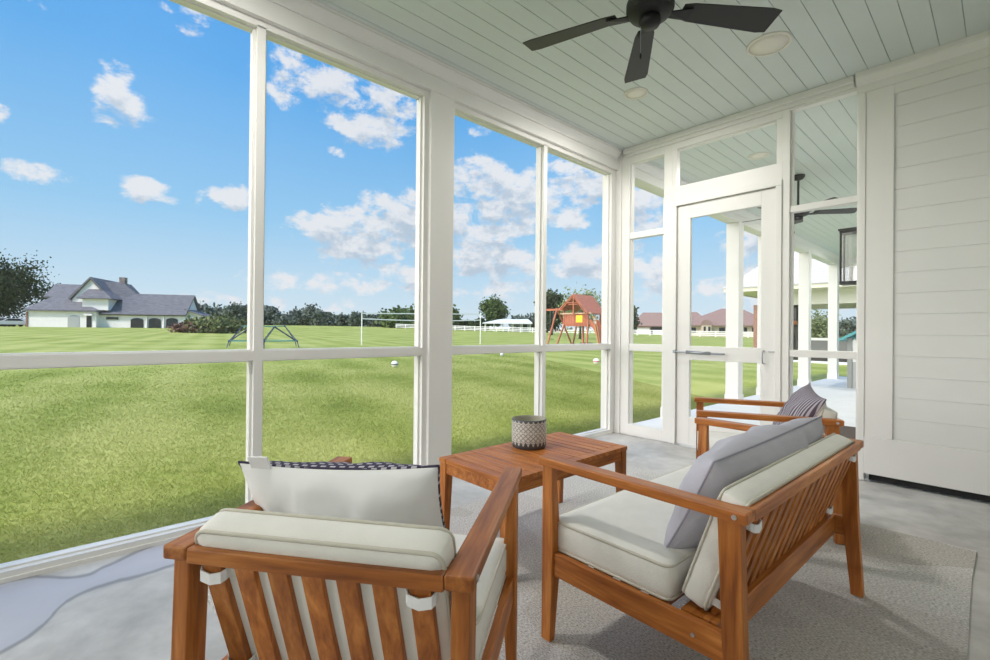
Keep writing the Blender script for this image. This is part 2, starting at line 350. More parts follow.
def tag(o, label, cat, group=None, kind=None):
    o['label'] = label; o['category'] = cat
    if group: o['group'] = group
    if kind: o['kind'] = kind
    return o
def thing(name, label, cat, loc=(0,0,0), rotz=0, group=None):
    o = bpy.data.objects.new(name, None); COL.objects.link(o); o.location = loc; o.rotation_euler = (0, 0, rotz); o.empty_display_size = .1
    return tag(o, label, cat, group)
def copy_tree(o, parent=None):
    c = o.copy(); COL.objects.link(c)
    if parent: c.parent = parent
    for ch in list(o.children): copy_tree(ch, c)
    return c

# ------------------------------------------------------------------ setting: ground, slab, floor
A, B, CE = -2.913, 4.465, 3.09            # long screen wall, end wall, ceiling
YR = -5.0                                 # where the porch ends behind the viewer
# terrain: concentric grid
def terrain():
    xs = sorted(set([-400, -330, -280] + [-240+8*i for i in range(28)] + [-20+2*i for i in range(9)] + [-3, -2, 4, 12, 30, 60, 120]))
    ys = sorted(set([-250, -150, -90, -60, -40, -25, -15, -8, -4] + [2*i for i in range(12)] + [24+8*i for i in range(24)] + [230, 280, 350]))
    vs = [(x, y, gz(x, y)) for y in ys for x in xs]; n = len(xs)
    fs = [(j*n+i, j*n+i+1, (j+1)*n+i+1, (j+1)*n+i) for j in range(len(ys)-1) for i in range(n-1)]
    o = MB().add(vs, fs).build('lawn_ground', GRASS, smooth=True, kind='structure')
terrain()
MB().box(-3.03, 2.5, YR, B-.02, -.4, 0).build('floor', CONC, kind='structure')
MB().box(-3.09, 2.5, B-.02, 15.3, -.4, -.012).build('patio_slab', SLABO, kind='structure')

# grass blades near the porch: short lawn turf nobody could count
def blades():
    n = 330000
    # density falls with distance from the wall
    d = rng.random(n)**1.3*rng.random(n)*15.; x = -3.09-d; y = rng.random(n)*(10+d*.6)-1.4 - .0*d
    z = np.array([gz(a, 0) for a in x])+.001*y
    h = .010+.022*rng.random(n); w = .0014+.0014*rng.random(n)+.0005*d; ang = rng.random(n)*2*PI
    lx = (rng.random(n)-.5)*.06; ly = (rng.random(n)-.5)*.06
    V = np.empty((n, 3, 3)); ca, sa = np.cos(ang)*w, np.sin(ang)*w
    V[:,0] = np.stack([x-ca, y-sa, z], 1); V[:,1] = np.stack([x+ca, y+sa, z], 1); V[:,2] = np.stack([x+lx, y+ly, z+h], 1)
    me = bpy.data.meshes.new('lawn_grass'); me.vertices.add(3*n); me.vertices.foreach_set('co', V.ravel())
    me.loops.add(3*n); me.loops.foreach_set('vertex_index', np.arange(3*n, dtype=np.int32))
    me.polygons.add(n); me.polygons.foreach_set('loop_start', np.arange(0, 3*n, 3, dtype=np.int32))
    me.update(calc_edges=True); me.materials.append(GBLADE)
    o = bpy.data.objects.new('lawn_grass', me); COL.objects.link(o)
    tag(o, 'short green lawn grass growing right outside the screened porch', 'grass', kind='stuff')
blades()

# ceiling boards running along the long wall, one mesh (bead grooves between them)
mb = MB(); x = -2.86; pitch = .1295
xg = -.184*1.99/2.017
k0 = int(math.ceil((xg+2.86)/pitch)); x = xg-k0*pitch
while x < 2.4:
    mb.box(x+.0022, x+pitch-.0022, YR, 15.0, CE, CE+.02); x += pitch
mb.build('ceiling', CEILM, kind='structure')
GROOVE = mat('shadowed_board_backing', (.42, .47, .44), .8)
MB().box(-3.2, 2.6, YR, 15.3, CE+.006, CE+.35).build('ceiling_roof_deck', GROOVE, kind='structure')

# long wall: beam with crown, posts, sill, windows
BF = -2.878; BZ = 2.892
mb = MB().box(-3.06, BF, YR, 15.2, BZ, CE+.02)
def crown(mb, y0, y1):
    # stepped crown moulding along the beam
    pr = [(BF, CE-.088), (BF+.010, CE-.088), (BF+.012, CE-.074), (BF+.022, CE-.062), (BF+.045, CE-.036), (BF+.060, CE-.026), (BF+.062, CE-.012), (BF+.068, CE-.010), (BF+.068, CE), (BF, CE)]
    mb.prism([(p[0], y0, p[1]) for p in pr], (0, y1-y0, 0))
crown(mb, YR, 4.42); crown(mb, B+.12, 15.0)
mb.build('wall_left', TRIM, kind='structure')
def post(y0, y1, n):
    mb = MB().box(-3.05, BF-.001, y0, y1, 0, BZ)
    mb.build('trim_%d' % n, TRIM, bevel=.004, kind='structure')
post(1.971, 2.187, 1); post(-.58, -.37, 2)
MB().box(-3.05, A, 4.395, B+.1, 0, BZ).box(A, -2.845, B-.012, B+.1, 0, CE).build('trim_3', TRIM, bevel=.003, kind='structure')

def window_left(n, y0, y1, muls, j0=.03, j1=.03):
    """screen bay in the long wall between posts at y0..y1; muls = mullion centres"""
    zs, zh = .052, 2.843; mr0, mr1 = .915, .985
    fr = MB(); bk = (-3.0, -2.945)
    # rear layer, wider
    def layer(xa, xb, g):
        fr.box(xa, xb, y0, y0+j0-g, 0, BZ); fr.box(xa, xb, y1-j1+g, y1, 0, BZ)
        fr.box(xa, xb, y0+j0-g, y1-j1+g, zh+g*.5, BZ+.01); fr.box(xa, xb, y0+j0-g, y1-j1+g, 0, zs-g*.6)
        ed = [y0+j0-g]+[c for m_ in muls for c in (m_-.037+g, m_+.037-g)]+[y1-j1+g]
        for m_ in muls: fr.box(xa, xb, m_-.037+g, m_+.037-g, zs-g*.6, zh+g)
        for i in range(0, len(ed), 2): fr.box(xa, xb, ed[i], ed[i+1], mr0+g*.5, mr1-g*.5)
    layer(-3.0, -2.946, 0); layer(-2.946, A, .014)
    # flat sill stop strip with a small groove
    fr.box(A, A+.012, y0, y1, 0, .018)
    w = fr.build('window_%d' % n, TRIM, kind='structure')
    ed = [y0+j0]+[c for m_ in muls for c in (m_-.037, m_+.037)]+[y1-j1]
    for i in range(0, len(ed), 2):
        for za, zb in ((zs, mr0), (mr1, zh)):
            MB().add([(-2.975, ed[i], za), (-2.975, ed[i+1], za), (-2.975, ed[i+1], zb), (-2.975, ed[i], zb)], [(0,1,2,3)]).build('screen', SCREEN, w)
window_left(1, -.37, 1.971, [.808], j1=.052)
window_left(2, 2.187, 4.395, [3.285], j0=.016, j1=.036)
window_left(3, -2.7, -.58, [-1.64]); post(-2.91, -2.7, 9); window_left(7, YR+.05, -2.91, [-3.9])

# ------------------------------------------------------------------ end wall
EF, EB = B, B+.075
SC = B+.05
def sheet(par, x0, x1, z0, z1, y=SC):
    MB().add([(x0,y,z0),(x1,y,z0),(x1,y,z1),(x0,y,z1)], [(0,1,2,3)]).build('screen', SCREEN, par)
# full-height studs and header
mb = MB()
mb.box(-2.845, -2.745, EF, EB, 0, CE); mb.box(-2.352, -2.262, EF, EB, 0, CE); mb.box(-1.285, -1.228, EF, EB, 0, CE)
mb.box(-2.745, -2.352, EF, EB, 2.93, CE); mb.box(-2.262, -1.285, EF, EB, 2.945, CE); mb.box(-1.228, -.765, EF, EB, 2.985, CE)
mb.box(-.765, -.722, EF-.006, EB, 0, CE)
mb.box(-2.262, -1.285, EF, EB, 2.40, 2.562)                 # head between door and transom
mb.build('wall_back', TRIM, bevel=.003, kind='structure')
# header trim against the ceiling
mb = MB().box(-2.80, -.79, B-.052, B, CE-.052, CE).box(-2.80, -.79, B-.02, B, CE-.085, CE-.052)
mb.build('trim_4', TRIM, bevel=.004, kind='structure')
# window 4: narrow sidelight, three screens
mb = MB().box(-2.745, -2.352, EF, EB, 0, .12).box(-2.745, -2.352, EF+.008, EB, .91, .985).box(-2.745, -2.352, EF+.008, EB, 2.118, 2.183)
for x0, x1 in ((-2.745, -2.733), (-2.364, -2.352)): mb.box(x0, x1, EF+.02, EB, .12, 2.93)
w4 = mb.build('window_4', TRIM, bevel=.002, kind='structure')
for z0, z1 in ((.12, .91), (.985, 2.118), (2.183, 2.93)): sheet(w4, -2.735, -2.36, z0, z1)
# window 5: transom above door
mb = MB()
for x0, x1 in ((-2.262, -2.222), (-1.33, -1.285)): mb.box(x0, x1, EF+.004, EB, 2.562, 2.945)
mb.box(-2.222, -1.33, EF+.02, EB, 2.562, 2.572).box(-2.222, -1.33, EF+.02, EB, 2.935, 2.945)
w5 = mb.build('window_5', TRIM, bevel=.002, kind='structure'); sheet(w5, -2.222, -1.33, 2.572, 2.935)
# window 6: right sidelight
mb = MB().box(-1.228, -.765, EF, EB, 0, .12).box(-1.228, -.765, EF+.008, EB, .915, .972).box(-1.228, -.765, EF+.008, EB, 2.128, 2.180)
for x0, x1 in ((-1.228, -1.214), (-.777, -.765)): mb.box(x0, x1, EF+.02, EB, .12, 2.985)
w6 = mb.build('window_6', TRIM, bevel=.002, kind='structure')
for z0, z1 in ((.12, .915), (.972, 2.128), (2.18, 2.985)): sheet(w6, -1.216, -.775, z0, z1)
# door
mb = MB(); DY0, DY1 = B+.012, B+.052
mb.box(-2.21, -2.082, DY0, DY1, .012, 2.365).box(-1.45, -1.335, DY0, DY1, .012, 2.365)
mb.box(-2.082, -1.45, DY0, DY1, .012, .287).box(-2.082, -1.45, DY0, DY1, .845, .98).box(-2.082, -1.45, DY0, DY1, 2.232, 2.367)
door = mb.build('door_1', TRIM, bevel=.003, kind='structure')
sheet(door, -2.082, -1.45, .287, .845, B+.035); sheet(door, -2.082, -1.45, .98, 2.232, B+.035)
mb = MB().box(-2.263, -2.214, B-.012, EB-.002, 0, 2.3695).box(-1.331, -1.284, B-.012, EB-.002, 0, 2.3695).box(-2.263, -1.284, B-.013, EB-.002, 2.370, 2.42)
mb.box(-2.262, -1.285, B+.054, EB-.003, 2.33, 2.3694).box(-2.262, -2.185, B+.054, EB-.004, 0, 2.33).box(-1.36, -1.285, B+.054, EB-.004, 0, 2.33)
mb.build('trim_5', TRIM, bevel=.003, kind='structure')
clo = MB().tube([(-2.09, B-.04, .920), (-1.86, B-.04, .916)], .017, 12).build('door_closer', STEEL, door, smooth=True)
MB().tube([(-2.215, B-.035, .921), (-2.09, B-.04, .920)], .007, 8).build('closer_rod', STEEL, clo)
MB().tube([(-1.86, B-.04, .916), (-1.79, B-.035, .914), (-1.74, B-.01, .914)], .010, 8).build('closer_bracket', STEEL, clo)
MB().box(-2.225, -2.20, B-.045, B-.005, .905, .937).build('jamb_bracket', STEEL, clo)
MB().tube([(-1.42, B+.012, .955), (-1.42, B-.025, .950), (-1.42, B-.03, .90), (-1.42, B-.025, .85), (-1.42, B+.012, .845)], .006, 8).build('door_handle', STEEL, door, smooth=True)
MB().box(-1.385, -1.335, B+.004, B+.012, .945, .953).build('latch_plate', STEEL, door)

# siding wall to the right of the screens
mb = MB()
z = .342
while z < 3.0:
    mb.box(-.56, 2.4, B+.012, B+.04, z+.0012, min(z+.1525-.0012, CE)); z += .1525
mb.build('wall_siding', SIDE, bevel=.0015, kind='structure')
MB().box(-.56, 2.4, B+.016, B+.14, .33, CE).build('wall_siding_backing', SIDE, kind='structure')
MB().box(-.722, -.557, B, B+.12, .335, CE).build('trim_6', TRIM, bevel=.003, kind='structure')
MB().box(-.722, 2.4, B-.006, B+.12, .055, .335).build('baseboard_back', TRIM, bevel=.003, kind='structure')
MB().box(-.70, 2.4, B+.05, B+.12, .0, .06).build('trim_7', RUBBER, kind='structure')  # black strip paints the shade in the open gap under the siding
mb = MB()
pr = [(B, CE-.14), (B-.012, CE-.14), (B-.014, CE-.085), (B-.045, CE-.065), (B-.068, CE-.045), (B-.072, CE-.03), (B-.072, CE), (B, CE)]
mb.prism([(-.775, p[0], p[1]) for p in pr], (3.1, 0, 0))
mb.box(-.557, 2.4, B+.0, B+.02, CE-.21, CE-.14)
mb.build('trim_8', TRIM, kind='structure')
MB().box(.62, .8, YR, B, 0, CE).box(-1.3, .62, YR, YR+.15, 0, CE).build('wall_house', SIDE, kind='structure')
# house wall of the far porch and its end beam, columns along the slab edge
MB().box(-.765, -.6, B+.14, 15.2, 0, CE).build('wall_right', SIDE, kind='structure')
MB().box(-3.06, -.6, 14.85, 15.1, BZ, CE+.02).build('trim_9', TRIM, kind='structure')
for i, y in enumerate((5.78, 7.86, 9.28, 11.78, 14.30)):
    mb = MB().box(-3.06, -2.865, y, y+.2, -.012, BZ).box(-3.07, -2.855, y-.01, y+.21, -.012, .13)
    mb.build('porch_column', TRIM, bevel=.004)
    o = bpy.context.scene.objects[-1] if False else COL.objects[-1]
    tag(o, ['square white porch column right behind the narrow sidelight', 'square white porch column seen through the left of the door screen',
            'square white porch column mostly hidden behind the right door stile', 'square white porch column seen left in the right sidelight',
            'square white porch column farthest along the slab, right in the sidelight'][i], 'column', 'columns along the far porch')

# ------------------------------------------------------------------ ceiling fixtures and fans
def disc(x, y, r, name, label, cat):
    t = thing(name, label, cat, (x, y, CE))
    MB().lathe([(r*.86, -.0), (r*.87, -.009), (r*.97, -.009), (r, -.004), (r, 0)], 40).build('trim_ring', DISC, t, smooth=True)
    MB().lathe([(r*.86, -.001), (r*.86, -.006), (r*.4, -.007), (.001, -.0072)], 40).build('cover', DISC, t, smooth=True)
kf = 1.99/2.017
disc(-1.115*kf, 3.571*kf, .138, 'ceiling_speaker', 'large round white speaker cover on the board ceiling, right of the dark fan', 'speaker')
disc(-2.10*kf, 3.50*kf, .095, 'ceiling_downlight', 'small round white recessed light on the board ceiling below the dark fan', 'light')
disc(-1.86, 5.65, .105, 'ceiling_downlight', 'round white recessed light seen through the transom above the door', 'light')

def fan(loc, drop, R, rot, label, nb=5):
    t = thing('ceiling_fan', label, 'fan', loc)
    MB().lathe([(.001, 0), (.07, 0), (.072, -.02), (.05, -.05), (.02, -.06), (.001, -.06)], 28).build('canopy', BLACK, t, smooth=True)
    MB().lathe([(.013, -.05), (.013, -drop+.06)], 14).build('downrod', BLACK, t, smooth=True)
    z = -drop
    MB().lathe([(.001, z+.075), (.05, z+.07), (.10, z+.05), (.118, z+.02), (.118, z-.02), (.10, z-.045), (.055, z-.058), (.001, z-.058)], 36).build('motor_housing', BLACK, t, smooth=True)
    sh = MB().lathe([(.001, z-.05), (.052, z-.055), (.054, z-.085), (.045, z-.10), (.001, z-.106)], 28).build('switch_housing', BLACK, t, smooth=True)
    ch = MB().tube([(-.035, -.03, z-.10), (-.035, -.03, z-.235)], .0014, 6).build('pull_chain', STEEL, t)
    MB().lathe([(.001, 0), (.005, -.008), (.006, -.02), (.003, -.03), (.001, -.032)], 12, (-.035, -.03, z-.235)).build('pull_knob', BLACK, ch, smooth=True)
    for k in range(nb):
        a = rot+2*PI*k/nb; ca, sa = math.cos(a), math.sin(a)
        X = lambda r, s, h: (r*ca-s*sa, r*sa+s*ca, h)
        br = MB().hexa([X(.09, -.022, z-.035), X(.22, -.035, z-.014), X(.22, .035, z-.030), X(.09, .022, z-.035)], [X(.09, -.022, z-.027), X(.22, -.035, z-.006), X(.22, .035, z-.022), X(.09, .022, z-.027)])
        br.build('blade_arm', BLACK, t, bevel=.002)
        b = MB(); n = 10; vs = []
        for i in range(n+1):
            u = i/n; r = .17+(R-.17)*u; hw = .050+.026*u
            if i == n: hw *= .86
            if i == 0: hw *= .8
            vs += [X(r, -hw, z-.006+.10*hw), X(r, hw, z-.006-.30*hw)]
        top = [(v[0], v[1], v[2]+.006) for v in vs]; m0 = len(vs)
        fs = []
        for i in range(n):
            p = 2*i; fs += [(p, p+1, p+3, p+2), (m0+p, m0+p+2, m0+p+3, m0+p+1), (p, p+2, m0+p+2, m0+p), (p+1, m0+p+1, m0+p+3, p+3)]
        fs += [(0, m0, m0+1, 1), (2*n, 2*n+1, m0+2*n+1, m0+2*n)]
        b.add(vs+top, fs).build('blade', BLADE, t)
    return t
fan((-1.235, 2.185, CE), .315, .69, math.radians(199), 'dark ceiling fan close overhead on the board ceiling, with a pull chain')
fan((-1.755, 6.72, CE), .46, .64, math.radians(-38), 'black downrod ceiling fan on the far porch, behind the right sidelight')

# lantern on the house wall of the far porch
lt = thing('wall_lantern', 'tall black glass lantern on the far porch, at the edge of the right sidelight', 'lantern', (-1.03, 5.72, 1.62))
mb = MB()
for sx in (-1, 1):
    for s2 in (-1, 1): mb.box(sx*.075-.008, sx*.075+.008, s2*.075-.008, s2*.075+.008, 0, .5)
mb.box(-.085, .085, -.085, .085, -.02, .01).box(-.085, .085, -.085, .085, .49, .515).box(-.095, .095, -.095, .095, .515, .53)
mb.build('frame', BLACK, lt)
for sx in (-1, 1):
    MB().box(sx*.075-.001, sx*.075+.001, -.068, .068, .01, .49).build('pane', GLASS, lt)
    MB().box(-.068, .068, sx*.075-.001, sx*.075+.001, .01, .49).build('pane', GLASS, lt)
MB().box(.0, .265, -.02, .02, .515, .54).box(.253, .265, -.05, .05, .25, .56).build('wall_bracket', BLACK, lt)
MB().lathe([(.02, .01), (.02, .16), (.001, .165)], 12).build('candle', FENCEW, lt)

# ------------------------------------------------------------------ furniture
def rounded_box(sx, sy, sz, r, puff=0, n=14, nz=6):
    """closed soft box, centre at origin"""
    hx, hy, hz = sx/2, sy/2, sz/2; mb = MB(); idx = {}; vs = []
    def P(u, v, w):
        p = Vector((u*hx, v*hy, w*hz)); c = Vector((max(-hx+r, min(hx-r, p.x)), max(-hy+r, min(hy-r, p.y)), max(-hz+r, min(hz-r, p.z))))
        d = p-c
        if d.length > 1e-9: p = c+d.normalized()*min(r, max(abs(d.x), abs(d.y), abs(d.z)))
        p.z += puff*(1 if w > 0 else -.3)*(1-u*u)*(1-v*v)*abs(w)
        return p
    def V(u, v, w):
        k = (round(u, 4), round(v, 4), round(w, 4))
        if k not in idx: idx[k] = len(vs); vs.append(P(u, v, w))
        return idx[k]
    def lin(m): # finer near the ends
        return [math.sin((i/m-.5)*PI) for i in range(m+1)]
    L = lin(n); Z = lin(nz); fs = []
    for i in range(n):
        for j in range(n):
            for w in (-1, 1):
                q = [V(L[i], L[j], w), V(L[i+1], L[j], w), V(L[i+1], L[j+1], w), V(L[i], L[j+1], w)]
                fs.append(tuple(q if w > 0 else q[::-1]))
        for j in range(nz):
            for w in (-1, 1):
                q = [V(L[i], w, Z[j]), V(L[i+1], w, Z[j]), V(L[i+1], w, Z[j+1]), V(L[i], w, Z[j+1])]
                fs.append(tuple(q if w < 0 else q[::-1]))
                q = [V(w, L[i], Z[j]), V(w, L[i+1], Z[j]), V(w, L[i+1], Z[j+1]), V(w, L[i], Z[j+1])]
                fs.append(tuple(q if w > 0 else q[::-1]))
    return mb.add(vs, fs)
def loop_rect(sx, sy, r, z, n=6):
    pts = []
    for cx, cyy, a0 in ((sx/2-r, sy/2-r, 0), (-sx/2+r, sy/2-r, 90), (-sx/2+r, -sy/2+r, 180), (sx/2-r, -sy/2+r, 270)):
        for i in range(n+1):
            a = math.radians(a0+90*i/n); pts.append((cx+r*math.cos(a), cyy+r*math.sin(a), z))
    return pts
def xf(mb, M):
    mb.v = [tuple(M @ Vector(v)) for v in mb.v]; return mb
def cushion(parent, name, sx, sy, sz, M, r=.03, puff=.015):
    c = xf(rounded_box(sx, sy, sz, r, puff), M).build(name, CREAM, parent, smooth=True)
    for s in (1, -1):
        xf(MB().tube(loop_rect(sx-.008, sy-.008, r, s*(sz/2-.010)), .0045, 6, True), M).build('piping', PIPE, c, smooth=True)
    return c
ARM = .645; AT = .030; D2 = .3515
def leg_front(s, hw):
    # tapers both ways from the rail joint, thickest where the side rail meets it
    yo = D2-.014; xo = hw-.010
    mb = MB(); vs = []; fs = []
    lev = [(0, .040, .028), (.04, .042, .030), (.29, .050, .046), (.36, .050, .044), (ARM-AT, .044, .026)]
    for z, w, th in lev:
        x0, x1 = sorted((s*xo, s*(xo-th))); vs += [(x0, yo-w, z), (x1, yo-w, z), (x1, yo, z), (x0, yo, z)]
    for i in range(len(lev)-1):
        o = 4*i
        for k in range(4): fs.append((o+k, o+(k+1) % 4, o+4+(k+1) % 4, o+4+k))
    fs += [(0, 3, 2, 1), tuple(range(4*len(lev)-4, 4*len(lev)))]
    return mb.add(vs, fs)
def leg_back(s, hw):
    mb = MB(); lev = [(0, -.360, .042), (.28, -.343, .054), (ARM-AT, -.333, .058)]; x0, x1 = sorted((s*(hw-.010), s*(hw-.046)))
    vs = []; fs = []
    for z, y, w in lev: vs += [(x0, y, z), (x1, y, z), (x1, y+w, z), (x0, y+w, z)]
    for i in range(2):
        o = 4*i
        for k in range(4): fs.append((o+k, o+(k+1) % 4, o+4+(k+1) % 4, o+4+k))
    fs += [(0, 3, 2, 1), (8, 9, 10, 11)]
    return mb.add(vs, fs)
SL = (Vector((0, -.335, ARM-.028)), Vector((0, -.236, .317)))       # back slat line in the side view
def seat(name, label, cat, W, nsl, loc, rz):
    t = thing(name, label, cat, loc, rz); hw = W/2
    for s in (-1, 1):
        xa, xb = sorted((s*hw, s*(hw-.056)))
        arm = MB().box(xa, xb, -D2, D2, ARM-AT, ARM).build('arm', WY, t, bevel=.005)
        leg_front(s, hw).build('leg', WZ, t, bevel=.003); leg_back(s, hw).build('leg', WZ, t, bevel=.003)
        sa, sb = sorted((s*(hw-.018), s*(hw-.040)))
        rl = MB().box(sa, sb, -.31, D2-.06, .235, .315).build('side_rail', WY, t, bevel=.003)
        bx = s*hw
        MB().tube([(bx-s*.004, -D2+.030, ARM-.015), (bx+s*.003, -D2+.030, ARM-.015)], .0065, 14).build('bolt', BOLT, arm)
        MB().tube([(s*(hw-.018)-s*.004, -.21, .275), (s*(hw-.018)+s*.003, -.21, .275)], .0055, 14).build('bolt', BOLT, rl)
    iw = hw-.056
    MB().box(-iw, iw, -D2, -D2+.072, ARM-AT-.004, ARM-.002).build('top_rail', WX, t, bevel=.004)
    MB().box(-hw+.046, hw-.046, -.262, -.223, .235, .318).build('lower_rail', WX, t, bevel=.003)
    MB().box(-hw+.046, hw-.046, D2-.085, D2-.058, .235, .315).build('front_rail', WX, t, bevel=.003)
    mb = MB()
    for k in range(5):
        y = -.19+.10*k; mb.box(-hw+.05, hw-.05, y-.03, y+.03, .296, .313)
    mb.build('seat_slats', WX, t)
    p = 2*(iw-.012)/nsl
    slats = []
    for k in range(nsl):
        x = -iw+.012+p*(k+.5)
        a = SL[0]+Vector((x, 0, 0)); b = SL[1]+Vector((x, 0, 0))
        slats.append(MB().bar(b, a, .044, .016, side=(0, 1, .338)).build('back_slat', WZ, t, bevel=.002))
    sc_ = cushion(t, 'seat_cushion', W-.080, .465, .115, Matrix.Translation((0, .100, .367)), .026, .008)
    ang = math.atan2(.102, .298)                                       # recline
    # cushion plane leaning back against the slats
    up_ = Vector((0, -math.sin(ang), math.cos(ang))); nrm = Vector((0, math.cos(ang), math.sin(ang)))
    bt = .085; bh = .378 if W < 1 else .352
    c = Vector((0, -.236, .317))+nrm*(bt/2+.010)+up_*(bh/2-.004)
    M = Matrix(((1, 0, 0, c.x), (0, up_.y, nrm.y, c.y), (0, up_.z, nrm.z, c.z), (0, 0, 0, 1)))
    bc = cushion(t, 'back_cushion', W-.115, bh, bt, M, .026, .018)
    # fabric ties around the outer slats
    for s in (-1, 1):
        for zz in (.585, .350):
            f = (SL[0].z-zz)/(SL[0].z-SL[1].z); yy = SL[0].y+(SL[1].y-SL[0].y)*f
            x = s*(iw-.012-p/2)
            pts = [(x-.030, yy+.03, zz+.012), (x-.030, yy-.008, zz+.004), (x-.024, yy-.017, zz), (x+.0, yy-.019, zz-.005), (x+.024, yy-.017, zz), (x+.030, yy-.008, zz+.004), (x+.030, yy+.03, zz+.012)]
            st = MB()
            vs = []; fs = []
            for q in pts: vs += [(q[0], q[1], q[2]-.011), (q[0], q[1], q[2]+.011)]
            for i in range(len(pts)-1): fs.append((2*i, 2*i+2, 2*i+3, 2*i+1))
            so = st.add(vs, fs).build('tie_strap', STRAP, bc)
            sd = so.modifiers.new('solid', 'SOLIDIFY'); sd.thickness = .003
    return t
seat('wooden_armchair', 'orange-brown slatted wooden armchair in the left foreground with its back to the viewer', 'chair', .655, 7, (-1.116, .623, .012), math.radians(37.1))
seat('wooden_loveseat', 'slatted wooden loveseat with cream cushions in the middle of the rug', 'sofa', 1.25, 15, (-.765, 1.862, .012), math.radians(88.9))
seat('wooden_armchair', 'wooden armchair with cream cushions behind the loveseat, beside the screen door', 'chair', .655, 7, (-1.017, 3.107, .012), math.radians(115.5))

# coffee table
tb = thing('coffee_table', 'low slatted wooden coffee table carrying the patterned pot by the screens', 'table', (-1.70, 1.878, .012))
TH = .445; hx, hy = .250, .476
mb = MB(); n = 7
mb.box(-hx, -hx+.05, -hy, hy, TH-.022, TH).box(hx-.05, hx, -hy, hy, TH-.022, TH)
k = 16; p = 2*hy/k
for i in range(k): mb.box(-hx+.052, hx-.052, -hy+p*i+.0025, -hy+p*(i+1)-.0025, TH-.022, TH)
mb.build('tabletop', WX, tb, bevel=.002)
mb = MB()
for s in (-1, 1):
    a, b = sorted((s*(hx-.008), s*(hx-.028))); mb.box(a, b, -hy+.05, hy-.05, TH-.075, TH-.022)
    a, b = sorted((s*(hy-.008), s*(hy-.028))); mb.box(-hx+.05, hx-.05, a, b, TH-.075, TH-.022)
mb.build('apron', WY, tb, bevel=.002)
for sx in (-1, 1):
    for s2 in (-1, 1):
        x1, y1 = sx*(hx-.003), s2*(hy-.003)
        t4 = [(x1, y1), (x1-sx*.050, y1), (x1-sx*.050, y1-s2*.050), (x1, y1-s2*.050)]
        b4 = [(x1, y1), (x1-sx*.036, y1), (x1-sx*.036, y1-s2*.036), (x1, y1-s2*.036)]
        if sx*s2 < 0: t4, b4 = t4[::-1], b4[::-1]
        MB().hexa([(x, y, 0) for x, y in b4], [(x, y, TH-.022) for x, y in t4]).build('leg', WZ, tb, bevel=.003)
# pot
pt = thing('patterned_pot', 'round black and white patterned ceramic pot standing on the coffee table', 'pot', (-1.805, 1.915, .012+TH))
MB().lathe([(.001, 0), (.086, 0), (.094, .008), (.097, .03), (.098, .09), (.097, .145), (.098, .158), (.096, .160), (.093, .160)], 48, cap=False).build('body', POTM, pt, smooth=True)
MB().lathe([(.0935, .1602), (.090, .157), (.088, .05), (.080, .03), (.001, .028)], 48, cap=False).build('inside', POTIN, pt, smooth=True)

# rug: edges a little wavy
mb = MB(); RX0, RX1, RY0, RY1 = -2.29, -.09, .42, 3.40
nx, ny = 24, 32; vs = []
for j in range(ny+1):
    for i in range(nx+1):
        u, v = i/nx, j/ny
        x = RX0+(RX1-RX0)*u + (.008*math.sin(9*v+u*3) if i in (0, nx) else 0); y = RY0+(RY1-RY0)*v + (.010*math.sin(8*u) if j in (0, ny) else 0)
        z = .0115 if 0 < i < nx and 0 < j < ny else .010
        vs.append((x, y, z))
b0 = len(vs); vs += [(v[0], v[1], .0005) for v in vs]
fs = [(j*(nx+1)+i, j*(nx+1)+i+1, (j+1)*(nx+1)+i+1, (j+1)*(nx+1)+i) for j in range(ny) for i in range(nx)]
bd = [i for i in range(nx+1)] + [j*(nx+1)+nx for j in range(1, ny+1)] + [ny*(nx+1)+i for i in range(nx-1, -1, -1)] + [j*(nx+1) for j in range(ny-1, 0, -1)]
fs += [(bd[(i+1) % len(bd)], bd[i], bd[i]+b0, bd[(i+1) % len(bd)]+b0) for i in range(len(bd))]
o = mb.add(vs, fs).build('area_rug', RUG); tag(o, 'flat woven grey-beige area rug under the loveseat and armchairs', 'rug')
# doormat out on the far porch
MATM = mat('dark_brown_coir', (.075, .045, .03), .95, noise=.3, nscale=3, stretch=(1, 60, 1))
o = MB().box(-1.75, -.80, 6.05, 6.92, -.012, .006).build('door_mat', MATM); tag(o, 'dark brown woven mat on the far porch floor, low in the right sidelight', 'mat')

# throw pillows -------------------------------------------------------------
def pillow_half(W, Hh, T, s, n=34, wr=.006, seed=0, pin=.07):
    r = random.Random(seed); ph = [r.uniform(0, 6) for _ in range(8)]
    vs = []; fs = []
    for j in range(n+1):
        for i in range(n+1):
            u, v = math.sin((i/n-.5)*PI), math.sin((j/n-.5)*PI)
            x = u*W/2*(1-pin*(1-v*v)); z = v*Hh/2*(1-pin*1.25*(1-u*u))
            q = max(0, (1-abs(u)**2.6)*(1-abs(v)**2.6))**.55
            t = T/2*q + wr*q*(math.sin(11*u+3*v+ph[0])*.6+math.sin(7*v-5*u+ph[1])*.5+math.sin(19*u+ph[2])*.5*(1-v*v)+math.sin(27*u-9*v+ph[3])*.25+math.sin(15*v+6*u*v+ph[4])*.35)
            if W > .9: t -= .040*q*math.exp(-((u-.38-.05*v)/.07)**2)
            vs.append((x, s*t, z))
    for j in range(n):
        for i in range(n):
            q = (j*(n+1)+i, j*(n+1)+i+1, (j+1)*(n+1)+i+1, (j+1)*(n+1)+i); fs.append(q if s < 0 else q[::-1])
    return MB().add(vs, fs)
